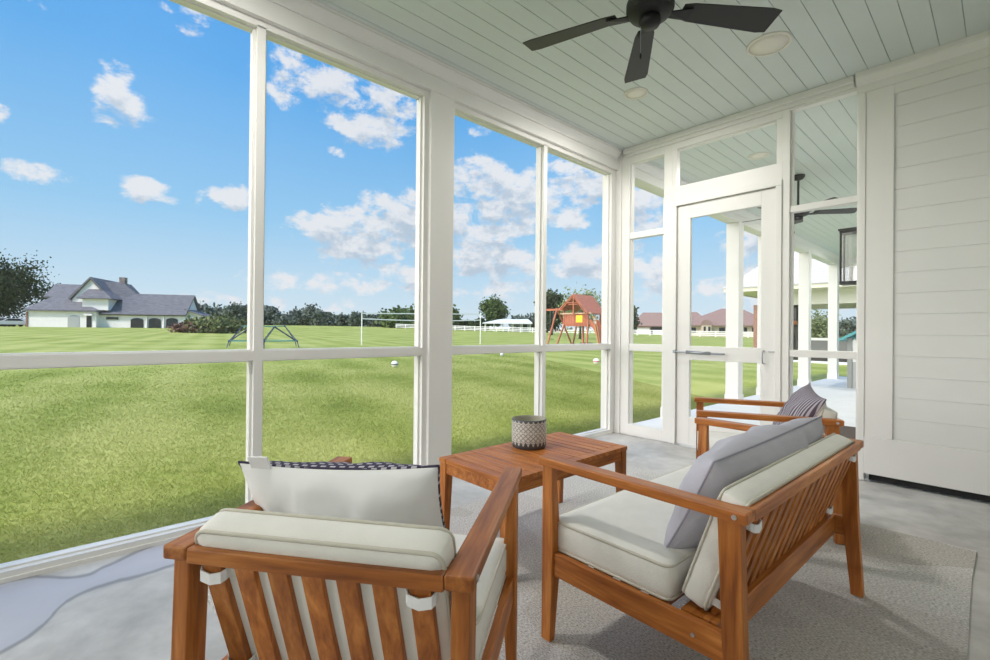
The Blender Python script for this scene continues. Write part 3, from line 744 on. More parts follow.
def edge(W, Hh, pin, n=16):
    pts = []
    L = [math.sin((i/n-.5)*PI) for i in range(n)]
    P = lambda u, v: (u*W/2*(1-pin*(1-v*v)), 0, v*Hh/2*(1-pin*1.25*(1-u*u)))
    for u in L: pts.append(P(u, -1))
    for v in L: pts.append(P(1, v))
    for u in L: pts.append(P(-u, 1))
    for v in L: pts.append(P(-1, -v))
    return pts
def pillow(name, label, W, Hh, T, M, front, back, pipe, seed, wr=.006, pin=.07):
    """local +y is the pillow's front"""
    t = thing(name, label, 'pillow'); t.matrix_world = M
    pillow_half(W, Hh, T, 1, seed=seed, wr=wr, pin=pin).build('front_cover', front, t, smooth=True)
    pillow_half(W, Hh, T, -1, seed=seed+5, wr=wr, pin=pin).build('back_cover', back, t, smooth=True)
    MB().tube(edge(W, Hh, pin), .0035, 6, True).build('piping', pipe, t, smooth=True)
    return t
def pose(x, y, z, rz, tilt, roll=0):
    # front faces local +y; tilt leans the top backwards (towards -y); roll turns about the facing axis
    return Matrix.Translation((x, y, z)) @ Matrix.Rotation(rz, 4, 'Z') @ Matrix.Rotation(tilt, 4, 'X') @ Matrix.Rotation(roll, 4, 'Y')
r1 = math.radians(37.1); f1 = Vector((-math.sin(r1), math.cos(r1), 0)); s1 = Vector((math.cos(r1), math.sin(r1), 0))
c = Vector((-1.11, .62, 0)) + f1*(-.035) + s1*(-.075)
p1 = pillow('throw_pillow', 'white-backed lumbar pillow with a dark lattice front on the left foreground armchair', .54, .35, .19, pose(c.x, c.y, .612, r1, math.radians(24), math.radians(-3.0)), LATT, WHITEP, LATT, 3, .010)
tg = MB().box(-.228, -.172, -.012, -.008, .150, .200).build('sewn_tag', STRAP, p1)
# long lavender lumbar pillow on the loveseat
pillow('throw_pillow', 'long lavender-grey lumbar pillow leaning along the back of the loveseat', 1.04, .355, .25, pose(-.625, 1.885, .582, math.radians(88.9), math.radians(26), math.radians(-1)), LAV, LAV, LAVP, 11, .013, .03)
r2 = math.radians(115.5); f2 = Vector((-math.sin(r2), math.cos(r2), 0)); s2 = Vector((math.cos(r2), math.sin(r2), 0))
c = Vector((-1.017, 3.107, 0)) + f2*(-.20) + s2*(-.03)
pillow('throw_pillow', 'plum striped pillow with a white back on the armchair beside the door', .46, .42, .18, pose(c.x, c.y, .59, r2, math.radians(26), math.radians(-6)), STRI, WHITEP, STRI, 23, .006)
#PART2
# ------------------------------------------------------------------ background helpers
class Facade:
    """upright plane through a ground point, at its own distance; P gives points on it or behind it"""
    def __init__(s, px, D, u, z0=None):
        s.O = spot(px, D); s.z0 = s.O.z if z0 is None else z0; s.O.z = s.z0
        s.u = Vector((u[0], u[1], 0)).normalized(); s.n = Vector((-s.u.y, s.u.x, 0))
        if s.n.dot(Vector((s.O.x, s.O.y, 0))) < 0: s.n = -s.n
    def P(s, px, py, back=0):
        d = ray(px, py); dn = d.x*s.n.x+d.y*s.n.y; q = s.O+s.n*back; t = (q.x*s.n.x+q.y*s.n.y)/dn
        return Vector((d.x*t, d.y*t, H+d.z*t))
    def S(s, px, back=0):
        p = s.P(px, 330, back)-s.O; return p.dot(s.u)
    def Z(s, px, py, back=0): return s.P(px, py, back).z
    def W(s, a, b, z): return s.O + s.u*a + s.n*b + Vector((0, 0, z-s.O.z))     # local (along, back, absolute z)
def rel(mb, root):
    l = root.location; mb.v = [(v[0]-l.x, v[1]-l.y, v[2]-l.z) for v in mb.v]; return mb
def fbox(mb, f, a0, a1, b0, b1, z0, z1):
    return mb.hexa([f.W(a0,b0,z0), f.W(a1,b0,z0), f.W(a1,b1,z0), f.W(a0,b1,z0)], [f.W(a0,b0,z1), f.W(a1,b0,z1), f.W(a1,b1,z1), f.W(a0,b1,z1)])
def hip(mb, f, a0, a1, b0, b1, ze, zr, ra0, ra1, rb=None, th=.25):
    rb = (b0+b1)/2 if rb is None else rb
    e = [f.W(a0,b0,ze), f.W(a1,b0,ze), f.W(a1,b1,ze), f.W(a0,b1,ze)]; l = [p-Vector((0,0,th)) for p in e]
    vs = l+e+[f.W(ra0,rb,zr), f.W(ra1,rb,zr)]
    return mb.add(vs, [(3,2,1,0),(0,1,5,4),(1,2,6,5),(2,3,7,6),(3,0,4,7),(4,5,9,8),(5,6,9),(6,7,8,9),(7,4,8)])

def foliage(c, rx, rz, n, leaf, seed, clumps=40, spread=.33, low=-.9):
    r = np.random.default_rng(seed)
    k = r.normal(size=(clumps, 3)); k /= np.linalg.norm(k, axis=1)[:, None]
    k *= (r.random(clumps)**.45)[:, None]*.80
    k[:, 2] = np.maximum(k[:, 2], low)
    w = r.integers(0, clumps, n); off = r.normal(size=(n, 3))*spread*.55
    p = (k[w]+off)*np.array([rx, rx, rz])
    p = p[(p[:, 2] > low*rz*1.15)]; n = len(p)
    a = r.normal(size=(n, 3)); a /= np.linalg.norm(a, axis=1)[:, None]; b = np.cross(a, r.normal(size=(n, 3))); b /= np.linalg.norm(b, axis=1)[:, None]
    s = leaf*(.6+.8*r.random(n))[:, None]
    V = np.stack([p-a*s-b*s*.6, p+a*s*.9-b*s*.7, p+a*s+b*s*.6, p-a*s*.8+b*s*.7], 1)+np.array(c)
    return V.reshape(-1, 3)
def mesh_quads(name, V, m, parent):
    n = len(V)//4; me = bpy.data.meshes.new(name); me.vertices.add(4*n); me.vertices.foreach_set('co', V.ravel())
    me.loops.add(4*n); me.loops.foreach_set('vertex_index', np.arange(4*n, dtype=np.int32)); me.polygons.add(n)
    me.polygons.foreach_set('loop_start', np.arange(0, 4*n, 4, dtype=np.int32)); me.update(calc_edges=True); me.materials.append(m)
    o = bpy.data.objects.new(name, me); COL.objects.link(o); o.parent = parent; return o
def tree(label, px, D, top, hw, m, seed, group=None, n=1500, leaf=None, crown=.78, cat='tree', name='tree', spread=.33, trunk=True, clumps=40):
    o = spot(px, D); d = ray(px, top); zt = H+d.z*D; h = zt-o.z; rx = hw/F*D*math.hypot(1, (px-495)/F)*.9
    t = thing(name, label, cat, o, 0, group)
    rz = h*crown/2; cz = h-rz
    if not trunk: rz = h*.60; cz = h*.42
    leaf = (leaf or max(.12, D*.0042))*.68; n = int(n*1.9)
    mesh_quads('foliage', foliage((0, 0, cz), rx*1.05, rz*1.02, n, leaf, seed, spread=spread, clumps=clumps), m, t)
    if trunk:
        tr = max(.12, h*.028)
        mb = MB().tube([(0, 0, -.1), (tr*.3, 0, h*.2), (0, tr*.3, h*.55)], [tr, tr*.75, tr*.3], 8)
        for k in range(4):
            a = k*1.7+seed; mb.tube([(0, 0, h*.25+k*h*.05), (rx*.5*math.cos(a), rx*.5*math.sin(a), h*.55+k*.03*h)], [tr*.45, tr*.12], 6)
        mb.build('trunk', TRUNK, t, smooth=True)
    return t

# ------------------------------------------------------------------ white house with grey roof, far left
f = Facade(100, 82, (.46, .89)); zb = f.O.z
hs = thing('house', 'white house with steep grey-purple roofs far across the lawn on the left', 'house', f.O)
S, Z = f.S, f.Z
def part(mb, name, m, parent=hs, root=hs, **k): return rel(mb, root).build(name, m, parent, **k)
wl = MB(); zw = Z(60, 310.5)
fbox(wl, f, S(27), S(96), 0, 8.5, zb-.5, zw)
fbox(wl, f, S(93), S(182), 1.2, 9.5, zb-.5, Z(140, 315.5, 1.2))
part(wl, 'wall', WHITEW)
part(hip(MB(), f, S(24.5), S(98), -.5, 9, zw+.1, Z(60, 294, 4), S(57, 4), S(75, 4)), 'roof', ROOFL, label='hipped roof of the left wing')
# garage wing: gable roof with white gable end
ze = Z(140, 314.5, .7); zr = Z(165, 294.5, 5.3); a0, a1 = S(96), S(182)+.35
rf = MB().prism([f.W(a0-4, .6, ze), f.W(a0-4, 5.3, zr), f.W(a0-4, 10, ze), f.W(a0-4, 9.8, ze-.22), f.W(a0-4, 5.3, zr-.25), f.W(a0-4, .8, ze-.22)], f.u*(a1-a0+4))
part(rf, 'roof', ROOFL, label='long gabled roof over the garage wing')
part(MB().prism([f.W(a1-.4, 1.3, ze-.2), f.W(a1-.4, 9.3, ze-.2), f.W(a1-.4, 5.3, zr-.35)], f.u*-.2), 'gable', WHITEW)
# tall main block, gable to the front
g0, g1 = S(72, 2), S(109, 2); gm = S(90.6, 2); zg = Z(90.6, 277.5, 2); zge = Z(90, 297, 2)
rf = MB().prism([f.W(g0-.5, 1.6, zge-.3), f.W(gm, 1.6, zg+.1), f.W(g1+.5, 1.6, zge-.3), f.W(g1+.3, 1.6, zge-.55), f.W(gm, 1.6, zg-.3), f.W(g0-.3, 1.6, zge-.55)], f.n*15)
part(rf, 'roof', ROOFL, label='steep gabled roof of the tall main block')
part(MB().prism([f.W(g0, 2, zb+2), f.W(g1, 2, zb+2), f.W(g1, 2, zge-.4), f.W(gm, 2, zg-.25), f.W(g0, 2, zge-.4)], f.n*14), 'gable', WHITEW)
# rear hip block
part(hip(MB(), f, S(50, 10), S(92, 10), 8, 16, Z(60, 297, 10), Z(60, 284, 12), S(55, 12), S(82, 12)), 'roof', ROOFL, label='low roof behind the left wing')
# long slope between the main block and the garage wing
part(MB().hexa([f.W(S(98), 2.2, ze+.6), f.W(S(136, 5), 5.2, zr-.1), f.W(S(136, 9), 9.5, zr-.1), f.W(S(98), 9.5, ze+.6)],
               [f.W(S(98, 5), 5.5, Z(100, 281, 5)), f.W(S(122, 6), 6.2, Z(122, 282.5, 6)), f.W(S(122, 8), 8.2, Z(122, 282.5, 6)), f.W(S(98, 6), 8, Z(100, 281, 5))]), 'roof', ROOFL, label='connecting slope below the chimney')
# dormer
part(fbox(MB(), f, S(82, .6), S(108, .6), .6, 5, Z(95, 310, .6), Z(95, 298, .6)), 'dormer', WHITEW)
part(hip(MB(), f, S(77, .3), S(112, .3), .0, 6, Z(95, 298, .3), Z(96, 285, 3), S(94, 3), S(97, 3), th=.15), 'roof', ROOFL, label='small dormer roof')
part(fbox(MB(), f, S(118.5, 6.5), S(124, 6.5), 6.5, 7.6, Z(120, 285, 6.5), Z(120, 277.2, 6.5)), 'chimney', mat('weathered_chimney_brick', (.25, .20, .18), .9, noise=.3, nscale=3))
def arch(px0, px1, py0, py1, bk, m, nm, par=hs):
    a, b = S(px0, bk), S(px1, bk); z0, z1 = Z(px0, py1, bk), Z(px0, py0, bk); r = (z1-z0)*.22; pts = [f.W(a, bk, z0), f.W(b, bk, z0)]
    for i in range(9):
        t = PI*i/8; pts.append(f.W((a+b)/2+(b-a)/2*math.cos(t), bk, z1-r+r*math.sin(t)))
    return part(MB().prism(pts, f.n*.25), nm, m, par)
for q in ((130.5, 143), (148.5, 160.5), (166, 177.5)): arch(q[0], q[1], 318, 328.2, 1.06, DARKG, 'garage_opening')
arch(67.5, 79, 315, 327.5, -.08, GREYP, 'arched_window')
part(fbox(MB(), f, S(86.5), S(91.5), -.07, .1, zb, Z(88, 315, 0)), 'door', DARKG)
part(fbox(MB(), f, S(85), S(93.2), -.45, -.1, Z(88, 315.6), Z(88, 313.8)), 'door_hood', WHITEW)
part(fbox(MB(), f, S(106, 1.1), S(118, 1.1), 1.08, 1.3, Z(110, 319.5, 1.1), Z(110, 317, 1.1)), 'window', DARKG)
for px in (146, 163): part(fbox(MB(), f, S(px, 1), S(px+1, 1), .95, 1.25, zb, Z(px, 316, 1)), 'pillar', WHITEW)
part(fbox(MB(), f, S(26), S(28), -.1, .2, zb-.3, zw-.3), 'brick_corner', BRICKR)
# lean-to on the right end
l0 = a1-.6
lt2 = MB().prism([f.W(l0, 2.2, zb-.5), f.W(l0+3.2, 2.2, zb-.5), f.W(l0+3.2, 2.2, Z(199, 316, 2)), f.W(l0, 2.2, Z(187, 309.5, 2))], f.n*6.5)
part(lt2, 'wall', WHITEW, label='lean-to wall at the right end')
part(MB().prism([f.W(l0, 1.7, Z(187, 309, 2)), f.W(l0+3.6, 1.7, Z(199, 316.5, 2)), f.W(l0+3.6, 1.7, Z(199, 317.3, 2)), f.W(l0, 1.7, Z(187, 310.2, 2))], f.n*7.5), 'roof', ROOFL, label='lean-to roof at the right end')
# ------------------------------------------------------------------ cars beside the house
def car(px, D, u, col, label):
    g = Facade(px, D, u); c = thing('car', label, 'car', g.O); pm = mat('car_paint', col, .3, spec=.6); zz = g.O.z
    prof = [(-2.2, .35), (2.2, .35), (2.25, .75), (1.25, .95), (.55, 1.42), (-1.0, 1.45), (-1.75, 1.0), (-2.25, .9)]
    rel(MB().prism([g.W(a, 0, zz+z) for a, z in prof], g.n*1.75), c).build('body', pm, c, bevel=.06)
    gl = [(.98, .98), (.48, 1.36), (-.95, 1.38), (-1.45, 1.0)]
    rel(MB().prism([g.W(a, -.01, zz+z) for a, z in gl], g.n*1.77), c).build('window', DARKG, c)
    for a in (-1.4, 1.4):
        for b in (.02, 1.58): rel(MB().tube([g.W(a, b, zz+.34), g.W(a, b+.2, zz+.34)], .34, 14), c).build('wheel', RUBBER, c)
car(16, 79, (.25, .97), (.42, .44, .48), 'silver car parked left of the white house')
car(3, 79, (.5, .86), (.10, .11, .13), 'dark grey car parked at the left edge under the big tree')

# ------------------------------------------------------------------ trees
tree('big dark tree at the left edge beside the white house', -4, 104, 250, 33, LEAFD, 1, n=9000, leaf=.30, crown=.9, spread=.30, clumps=80)
tl = 'dark green tree in the hazy distant tree line behind the lawn'
G = 'trees in the distant tree line'
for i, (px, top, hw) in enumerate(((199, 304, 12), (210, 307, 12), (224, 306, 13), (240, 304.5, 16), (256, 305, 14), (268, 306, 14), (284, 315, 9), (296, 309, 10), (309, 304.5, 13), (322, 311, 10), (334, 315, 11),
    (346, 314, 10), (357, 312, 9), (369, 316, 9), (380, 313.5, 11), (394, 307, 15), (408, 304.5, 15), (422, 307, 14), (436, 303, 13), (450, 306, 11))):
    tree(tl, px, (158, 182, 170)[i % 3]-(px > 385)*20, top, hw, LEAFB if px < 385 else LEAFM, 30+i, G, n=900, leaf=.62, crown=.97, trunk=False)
for i, (px, top, hw) in enumerate(((452, 318, 10), (466, 319.5, 12), (480, 319, 10))):
    tree('low dark green hedge tree behind the white fence left of the round tree', px, 135, top, hw, LEAFD, 60+i, 'hedge trees behind the fence', n=500, leaf=.55, crown=1., trunk=False)
tree('rounded solitary green tree behind the white field pavilion', 494, 145, 295.5, 15, LEAFM, 71, n=2200, leaf=.42, crown=.86)
for i, (px, top) in enumerate(((520, 315), (535, 314))):
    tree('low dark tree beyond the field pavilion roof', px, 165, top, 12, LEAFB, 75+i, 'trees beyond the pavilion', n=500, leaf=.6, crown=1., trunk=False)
tree('dark tree left behind the cedar playset', 552, 88, 291, 18, LEAFD, 80, n=2400, leaf=.34, crown=.9)
tree('pale sparse tree right behind the cedar playset', 580, 58, 288, 24, LEAFP, 81, n=1300, leaf=.17, crown=.85)
tree('dark tree seen in the narrow sidelight left of the brick houses', 631, 112, 306, 9, LEAFD, 82, n=900, leaf=.4, crown=.95)
tree('light green fruit tree behind the low grey wall of the patio', 819, 34, 311, 17, LEAFP, 83, n=1500, leaf=.10, crown=.97)
for i, (px, top) in enumerate(((846, 319), (860, 316), (874, 318))):
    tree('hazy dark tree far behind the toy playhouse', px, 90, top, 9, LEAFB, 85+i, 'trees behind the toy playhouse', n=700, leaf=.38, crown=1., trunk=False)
# brush pile and bushes right of the white house
def bush(label, px, D, top, hw, m, seed, n):
    o = spot(px, D); h = H+ray(px, top).z*D-o.z; rx = hw/F*D*math.hypot(1, (px-495)/F)
    t = thing('bush', label, 'bush', o); mesh_quads('foliage', foliage((0, 0, h*.42), rx, h*.58, n, .16, seed, low=-.75), m, t)
    MB().tube([(0, 0, -.1), (.1, 0, h*.5)], [.08, .02], 6).build('stem', TRUNK, t)
bush('russet brown brush heap right of the white house', 190, 58, 322, 15, LEAFR, 90, 1500)
bush('olive green bush right of the russet brush heap', 220, 58, 316.5, 25, leaf_mat('olive_leaves', (.09, .12, .05), (.20, .22, .10)), 91, 2600)

# ------------------------------------------------------------------ climbing dome
D = 26; o = spot(264, D); cd = thing('climbing_dome', 'low teal geometric climbing dome on the lawn behind the left mullion', 'climbing frame', o)
R1, R2, z1, z2 = 1.05, 1.9, 1.12, .34
top = [Vector((R1*math.cos(t), R1*math.sin(t), z1+.06*(k % 2))) for k, t in ((k, PI/3*k+.25) for k in range(6))]
low = [Vector((R2*math.cos(t), R2*math.sin(t), z2)) for k, t in ((k, PI/3*(k+.5)+.25) for k in range(6))]
feet = [Vector((2.02*math.cos(t), 2.02*math.sin(t), -.05)) for k, t in ((k, PI/3*(k+.5)+.25) for k in range(6))]
def tb_(p, q, m=TEAL): MB().tube([p, q], .024, 6).build('tube', m, cd)
for k in range(6):
    tb_(top[k], top[(k+1) % 6]); tb_(low[k], low[(k+1) % 6]); tb_(top[k], low[k], NAVY); tb_(top[(k+1) % 6], low[k], NAVY); tb_(low[k], feet[k], NAVY)
for p in top+low: MB().sphere(p, .062, 8).build('joint', NAVY, cd)

# ------------------------------------------------------------------ volleyball net
pa, pb = spot(361.8, 29.9), spot(480.4, 35.7)
za = H+ray(361.8, 313).z*29.9; zc = H+ray(480.4, 313.5).z*35.7
vn = thing('volleyball_net', 'white volleyball net strung between two thin posts on the lawn', 'net', pa)
for p, z in ((pa, za), (pb, zc)): rel(MB().tube([p-Vector((0, 0, .1)), Vector((p.x, p.y, z))], .035, 8), vn).build('post', FENCEW, vn)
def tape(za0, zb0, sag, h, nm):
    vs = []; fs = []
    for i in range(21):
        u = i/20; p = pa.lerp(pb, u); z = za0+(zb0-za0)*u-sag*4*u*(1-u); vs += [(p.x, p.y, z-h/2), (p.x, p.y, z+h/2)]
    for i in range(20): fs.append((2*i, 2*i+2, 2*i+3, 2*i+1))
    o = rel(MB().add(vs, fs), vn).build(nm, FENCEW, vn); s = o.modifiers.new('solid', 'SOLIDIFY'); s.thickness = .02; return o
tape(za-.02, zc-.05, .0, .07, 'top_tape'); tape(za-.36, zc-.50, .09, .07, 'bottom_tape')

# ------------------------------------------------------------------ balls
def ball(px, py, D, r, m, m2, label):
    o = spot(px, D); o.z += r; b = thing('ball', label, 'ball', o)
    MB().sphere((0, 0, 0), r, 20).build('cover', m, b, smooth=True)
    MB().lathe([(r*.99, -r*.14), (r*1.012, -r*.13), (r*1.02, 0), (r*1.012, r*.13), (r*.99, r*.14)], 24).build('stripe', m2, b, smooth=True)
def depth_at(px, py):                      # depth at which the ground appears at this height
    D = 5.
    for _ in range(60):
        o = spot(px, D); d = ray(px, py); zz = H+d.z*D
        D *= 1.0+max(-.2, min(.2, (zz-o.z)*.5/max(.3, H-o.z)))
    return D
BW, BN, BR = mat('white_ball_cover', (.82, .82, .82), .5), mat('navy_stripe', (.03, .035, .07), .5), mat('red_stripe', (.55, .06, .05), .5)
ball(395, 367, depth_at(395, 367.5), .105, BW, BN, 'white and dark ball on the lawn in the left screen beside the big post')
ball(502, 356, depth_at(502, 356.5), .08, BW, BN, 'small dark and white ball on the lawn just below the rail by the round tree')
ball(596.5, 364, depth_at(596.5, 364.5), .115, BW, BR, 'red and white ball on the lawn below the playset')

# ------------------------------------------------------------------ white fence along the far field
pl = [(396, 131), (425, 128), (455, 123), (485, 118), (545, 113), (600, 109), (650, 106), (700, 102), (765, 97), (800, 95)]
fn = thing('ranch_fence', 'long white three-rail fence along the far edge of the lawn', 'fence', spot(590, 110))
pts = []
for (p0, d0), (p1, d1) in zip(pl[:-1], pl[1:]):
    a, b = spot(p0, d0), spot(p1, d1); n = max(1, round((b-a).length/2.9))
    for i in range(n): pts.append(a.lerp(b, i/n))
pts.append(spot(*pl[-1])); pts = [Vector((p.x, p.y, gz(p.x, p.y))) for p in pts]
for p in pts: rel(MB().box(p.x-.08, p.x+.08, p.y-.08, p.y+.08, p.z-.1, p.z+1.32), fn).build('post', FENCEW, fn)
for zz in (.38, .78, 1.16):
    mb = MB()
    for a, b in zip(pts[:-1], pts[1:]): mb.bar(a+Vector((0, 0, zz)), b+Vector((0, 0, zz)), .06, .17)
    rel(mb, fn).build('rail', FENCEW, fn)

# ------------------------------------------------------------------ open field pavilion with a low white roof
f = Facade(506, 124, (.674, .738)); S, Z = f.S, f.Z
fp = thing('field_pavilion', 'open field pavilion with a low pale metal roof beside the round tree', 'pavilion', f.O)
METALR = mat('pale_metal_roof', (.78, .80, .80), .4)
z0, z1 = Z(483, 323.6), Z(531, 320.2)
part(MB().hexa([f.W(S(482), -1, z0), f.W(S(532), -1, z0), f.W(S(532), 8, z0+.35), f.W(S(482), 8, z0+.35)], [f.W(S(483), -1, z0+.25), f.W(S(532), -1, z0+.35), f.W(S(529), 4, z1+.4), f.W(S(500), 4, z1+.3)]), 'roof', METALR, fp, fp)
for px in (485, 494, 503, 513, 522, 530):
    for b in (0, 7.4): part(fbox(MB(), f, S(px)-.12, S(px)+.12, b, b+.2, f.O.z-.1, z0+.1), 'post', FENCEW, fp, fp)
for px in (507, 517, 526): part(fbox(MB(), f, S(px)-.7, S(px)+.7, 3, 3.8, f.O.z, f.O.z+.8), 'bench', GRAYPL, fp, fp)

# ------------------------------------------------------------------ cedar playset
f = Facade(577, 36, (1., .06)); S, Z = f.S, f.Z; zb = f.O.z
ps = thing('playset', 'red cedar playset with gabled roof, swing beam and slide on the lawn', 'playset', f.O)
def pp(mb, name, m, **k): return part(mb, name, m, ps, ps, **k)
dz = Z(576, 324.5); a0, a1 = S(564), S(588); dp = 1.75           # deck
pp(fbox(MB(), f, a0, a1, 0, dp, dz-.12, dz), 'deck', PLAYW)
zt = Z(576, 313.5)
for a in (a0, a1):
    for b in (0, dp): pp(fbox(MB(), f, a-.06, a+.06, b-.06, b+.06, dz-.1, zt+.15), 'post', PLAYW)
for a, sx in ((a0, -1), (a1, 1)):
    for b, sb in ((0, -.25), (dp, .25)): pp(MB().bar(f.W(a+sx*(.55 if sx < 0 else .05), b+sb, zb-.1), f.W(a, b, dz-.05), .1, .1), 'leg', PLAYW)
# board walls: front panel with yellow insert, side panels
mb = MB(); n = 9
for i in range(n): fbox(mb, f, a0+(a1-a0)*i/n+.01, a0+(a1-a0)*(i+1)/n-.01, -.03, .02, dz, Z(576, 313.8))
pp(mb, 'front_panel', PLAYW)
mb = MB()
for i in range(7):
    for a in (a0,): fbox(mb, f, a-.03, a+.02, dp*i/7+.01, dp*(i+1)/7-.01, dz, zt-.25)
pp(mb, 'side_panel', PLAYW)
pp(fbox(MB(), f, S(576, -.06), S(582.3, -.06), -.07, -.04, Z(579, 322.5), Z(579, 315.3)), 'yellow_board', YEL)
pp(MB().bar(f.W(a0-.3, -.08, zt), f.W(a1+.35, -.08, zt), .10, .10), 'beam', mat('pale_cedar_beam', (.55, .36, .25), .7))
# gabled roof, ridge running back
am = S(575.5); zr = Z(575.5, 295); e0, e1 = S(561.5), S(589.5); zl = Z(562, 309.8); zr2 = Z(589, 314)
hb = 2.35
def slope(ax, az, bx, bz, nm):
    mb = MB(); n = 6
    for i in range(n):
        u0, u1 = i/n, (i+1)/n; q = lambda u, l: f.W(ax+(bx-ax)*u, -.35, az+(bz-az)*u+l)
        mb.prism([q(u0, .05+.02), q(u1, .05+.035), q(u1, 0), q(u0, 0)], f.n*(hb+.35))
    pp(mb, nm, PLAYR)
slope(am, zr, e0, zl, 'roof_panel'); slope(am, zr, e1, zr2, 'roof_panel')
mb = MB().bar(f.W(am, -.3, zr-.1), f.W(e0+.1, -.3, zl-.05), .1, .06).bar(f.W(am, -.3, zr-.1), f.W(e1-.1, -.3, zr2-.05), .1, .06)
mb.bar(f.W(am, -.3, zr-.1), f.W(am, -.3, zt-.1), .09, .09).bar(f.W(S(570), -.3, Z(570, 303)), f.W(S(581.5), -.3, Z(581, 303)), .09, .06).bar(f.W(am-.45, -.3, zr-.75), f.W(am+.45, -.3, zr-.75), .12, .05)
pp(mb, 'gable_truss', PLAYW)
for b in (.0, dp):
    for a in (a0, a1): pp(MB().bar(f.W(a, b, zt), f.W(a, b, zl if a == a0 else zr2), .09, .09), 'roof_post', PLAYW)
# swing beam to the left with A-frame
bl = S(543); zbm = Z(556, 309.3)
pp(MB().bar(f.W(bl, .4, zbm), f.W(a0+.1, .4, zbm-.02), .12, .16), 'swing_beam', PLAYW)
af = S(555)
for bb in (-1.1, 1.9): pp(MB().bar(f.W(af+(.05 if bb < 0 else .35), bb, zb-.1), f.W(af-.1, .4, zbm+.1), .1, .1), 'frame_leg', PLAYW)
pp(MB().bar(f.W(af+.45, -.35, zb+1.1), f.W(af-.3, 1.15, zb+1.15), .08, .08), 'frame_brace', PLAYW)
for a in (S(547), S(550)):
    pp(MB().tube([f.W(a, .4, zbm), f.W(a, .4, zb+.45)], .012, 5), 'swing_chain', STEEL)
pp(fbox(MB(), f, S(547)-.03, S(550)+.03, .3, .5, zb+.42, zb+.46), 'swing_seat', RUBBER)
# tyre swing / belt under deck
pp(fbox(MB(), f, S(576), S(585), .6, 1.1, zb+.14, zb+.22), 'sandbox_board', RUBBER)
pp(fbox(MB(), f, S(579)-.06, S(579)+.06, .5, .62, zb, dz-.1), 'centre_post', PLAYW)
# curved climbing ramp and ladder to the right
mb = MB(); prv = None; n = 10; pts = []
for i in range(n+1):
    u = i/n; a = a1+.1+(S(599)-a1-.1)*(u**.75)*.95; z = dz+(zb-dz)*(u**1.55); pts.append((a, z))
for (x0_, y0_), (x1_, y1_) in zip(pts[:-1], pts[1:]):
    mb.hexa([f.W(x0_, .1, y0_-.14), f.W(x1_, .1, y1_-.14), f.W(x1_, 1.0, y1_-.14), f.W(x0_, 1.0, y0_-.14)], [f.W(x0_, .1, y0_+.05), f.W(x1_, .1, y1_+.05), f.W(x1_, 1.0, y1_+.05), f.W(x0_, 1.0, y0_+.05)])
pp(mb, 'ramp', PLAYW)
mb = MB()
for b in (.08, 1.0):
    mb.prism([f.W(a, b, z+.02) for a, z in pts]+[f.W(a, b, z+.42-.2*k/n) for k, (a, z) in list(enumerate(pts))[::-1]], f.n*.04)
pp(mb, 'ramp_side', PLAYW)
for b in (-.1, .18): pp(MB().tube([f.W(S(593.5), b, Z(593, 316)), f.W(S(595), b, Z(595, 322)), f.W(S(599), b, zb+.1)], .03, 6), 'hand_rail', mat('tan_cedar_rail', (.60, .30, .10), .6))

# ------------------------------------------------------------------ brick houses beyond the fence on the right
f = Facade(655, 136, (.80, .60)); S, Z = f.S, f.Z; zb = f.O.z
h2 = thing('house', 'low house with brown hipped roof and white garage, in the narrow sidelight', 'house', f.O)
def p2(mb, name, m, **k): return part(mb, name, m, h2, h2, **k)
zw = Z(655, 326)
p2(fbox(MB(), f, S(634), S(684), 0, 9, zb-.6, zw), 'wall', BRICKR)
p2(hip(MB(), f, S(632.5), S(686), -.7, 9.7, zw+.1, Z(655, 312.5, 4), S(643, 4), S(676, 4)), 'roof', ROOFM)
p2(fbox(MB(), f, S(637), S(649.5), -.1, .1, zb-.3, zw-.5), 'garage_door', WHITEW)
p2(fbox(MB(), f, S(651), S(664), -.08, .1, zb-.2, zw-.2), 'porch_opening', DARKG)
p2(fbox(MB(), f, S(653), S(662), -.3, -.12, zb-.2, Z(655, 330)), 'porch_wall', WHITEW)
f = Facade(715, 108, (.80, .60)); S, Z = f.S, f.Z; zb = f.O.z
h2 = thing('house', 'tan house with mauve hipped roof and arched gable, through the door screen', 'house', f.O)
zw = Z(715, 325.5)
p2(fbox(MB(), f, S(687), S(775), 0, 11, zb-.6, zw), 'wall', TANW)
p2(hip(MB(), f, S(685), S(778), -.8, 12, zw+.1, Z(725, 308.5, 5), S(722, 5), S(742, 5)), 'roof', ROOFM, label='big mauve hipped roof')
p2(hip(MB(), f, S(679), S(716), 1.5, 11, Z(690, 325, 1.5), Z(692, 312, 6), S(684, 6), S(697, 6)), 'roof', ROOFM, label='lower roof on the left')
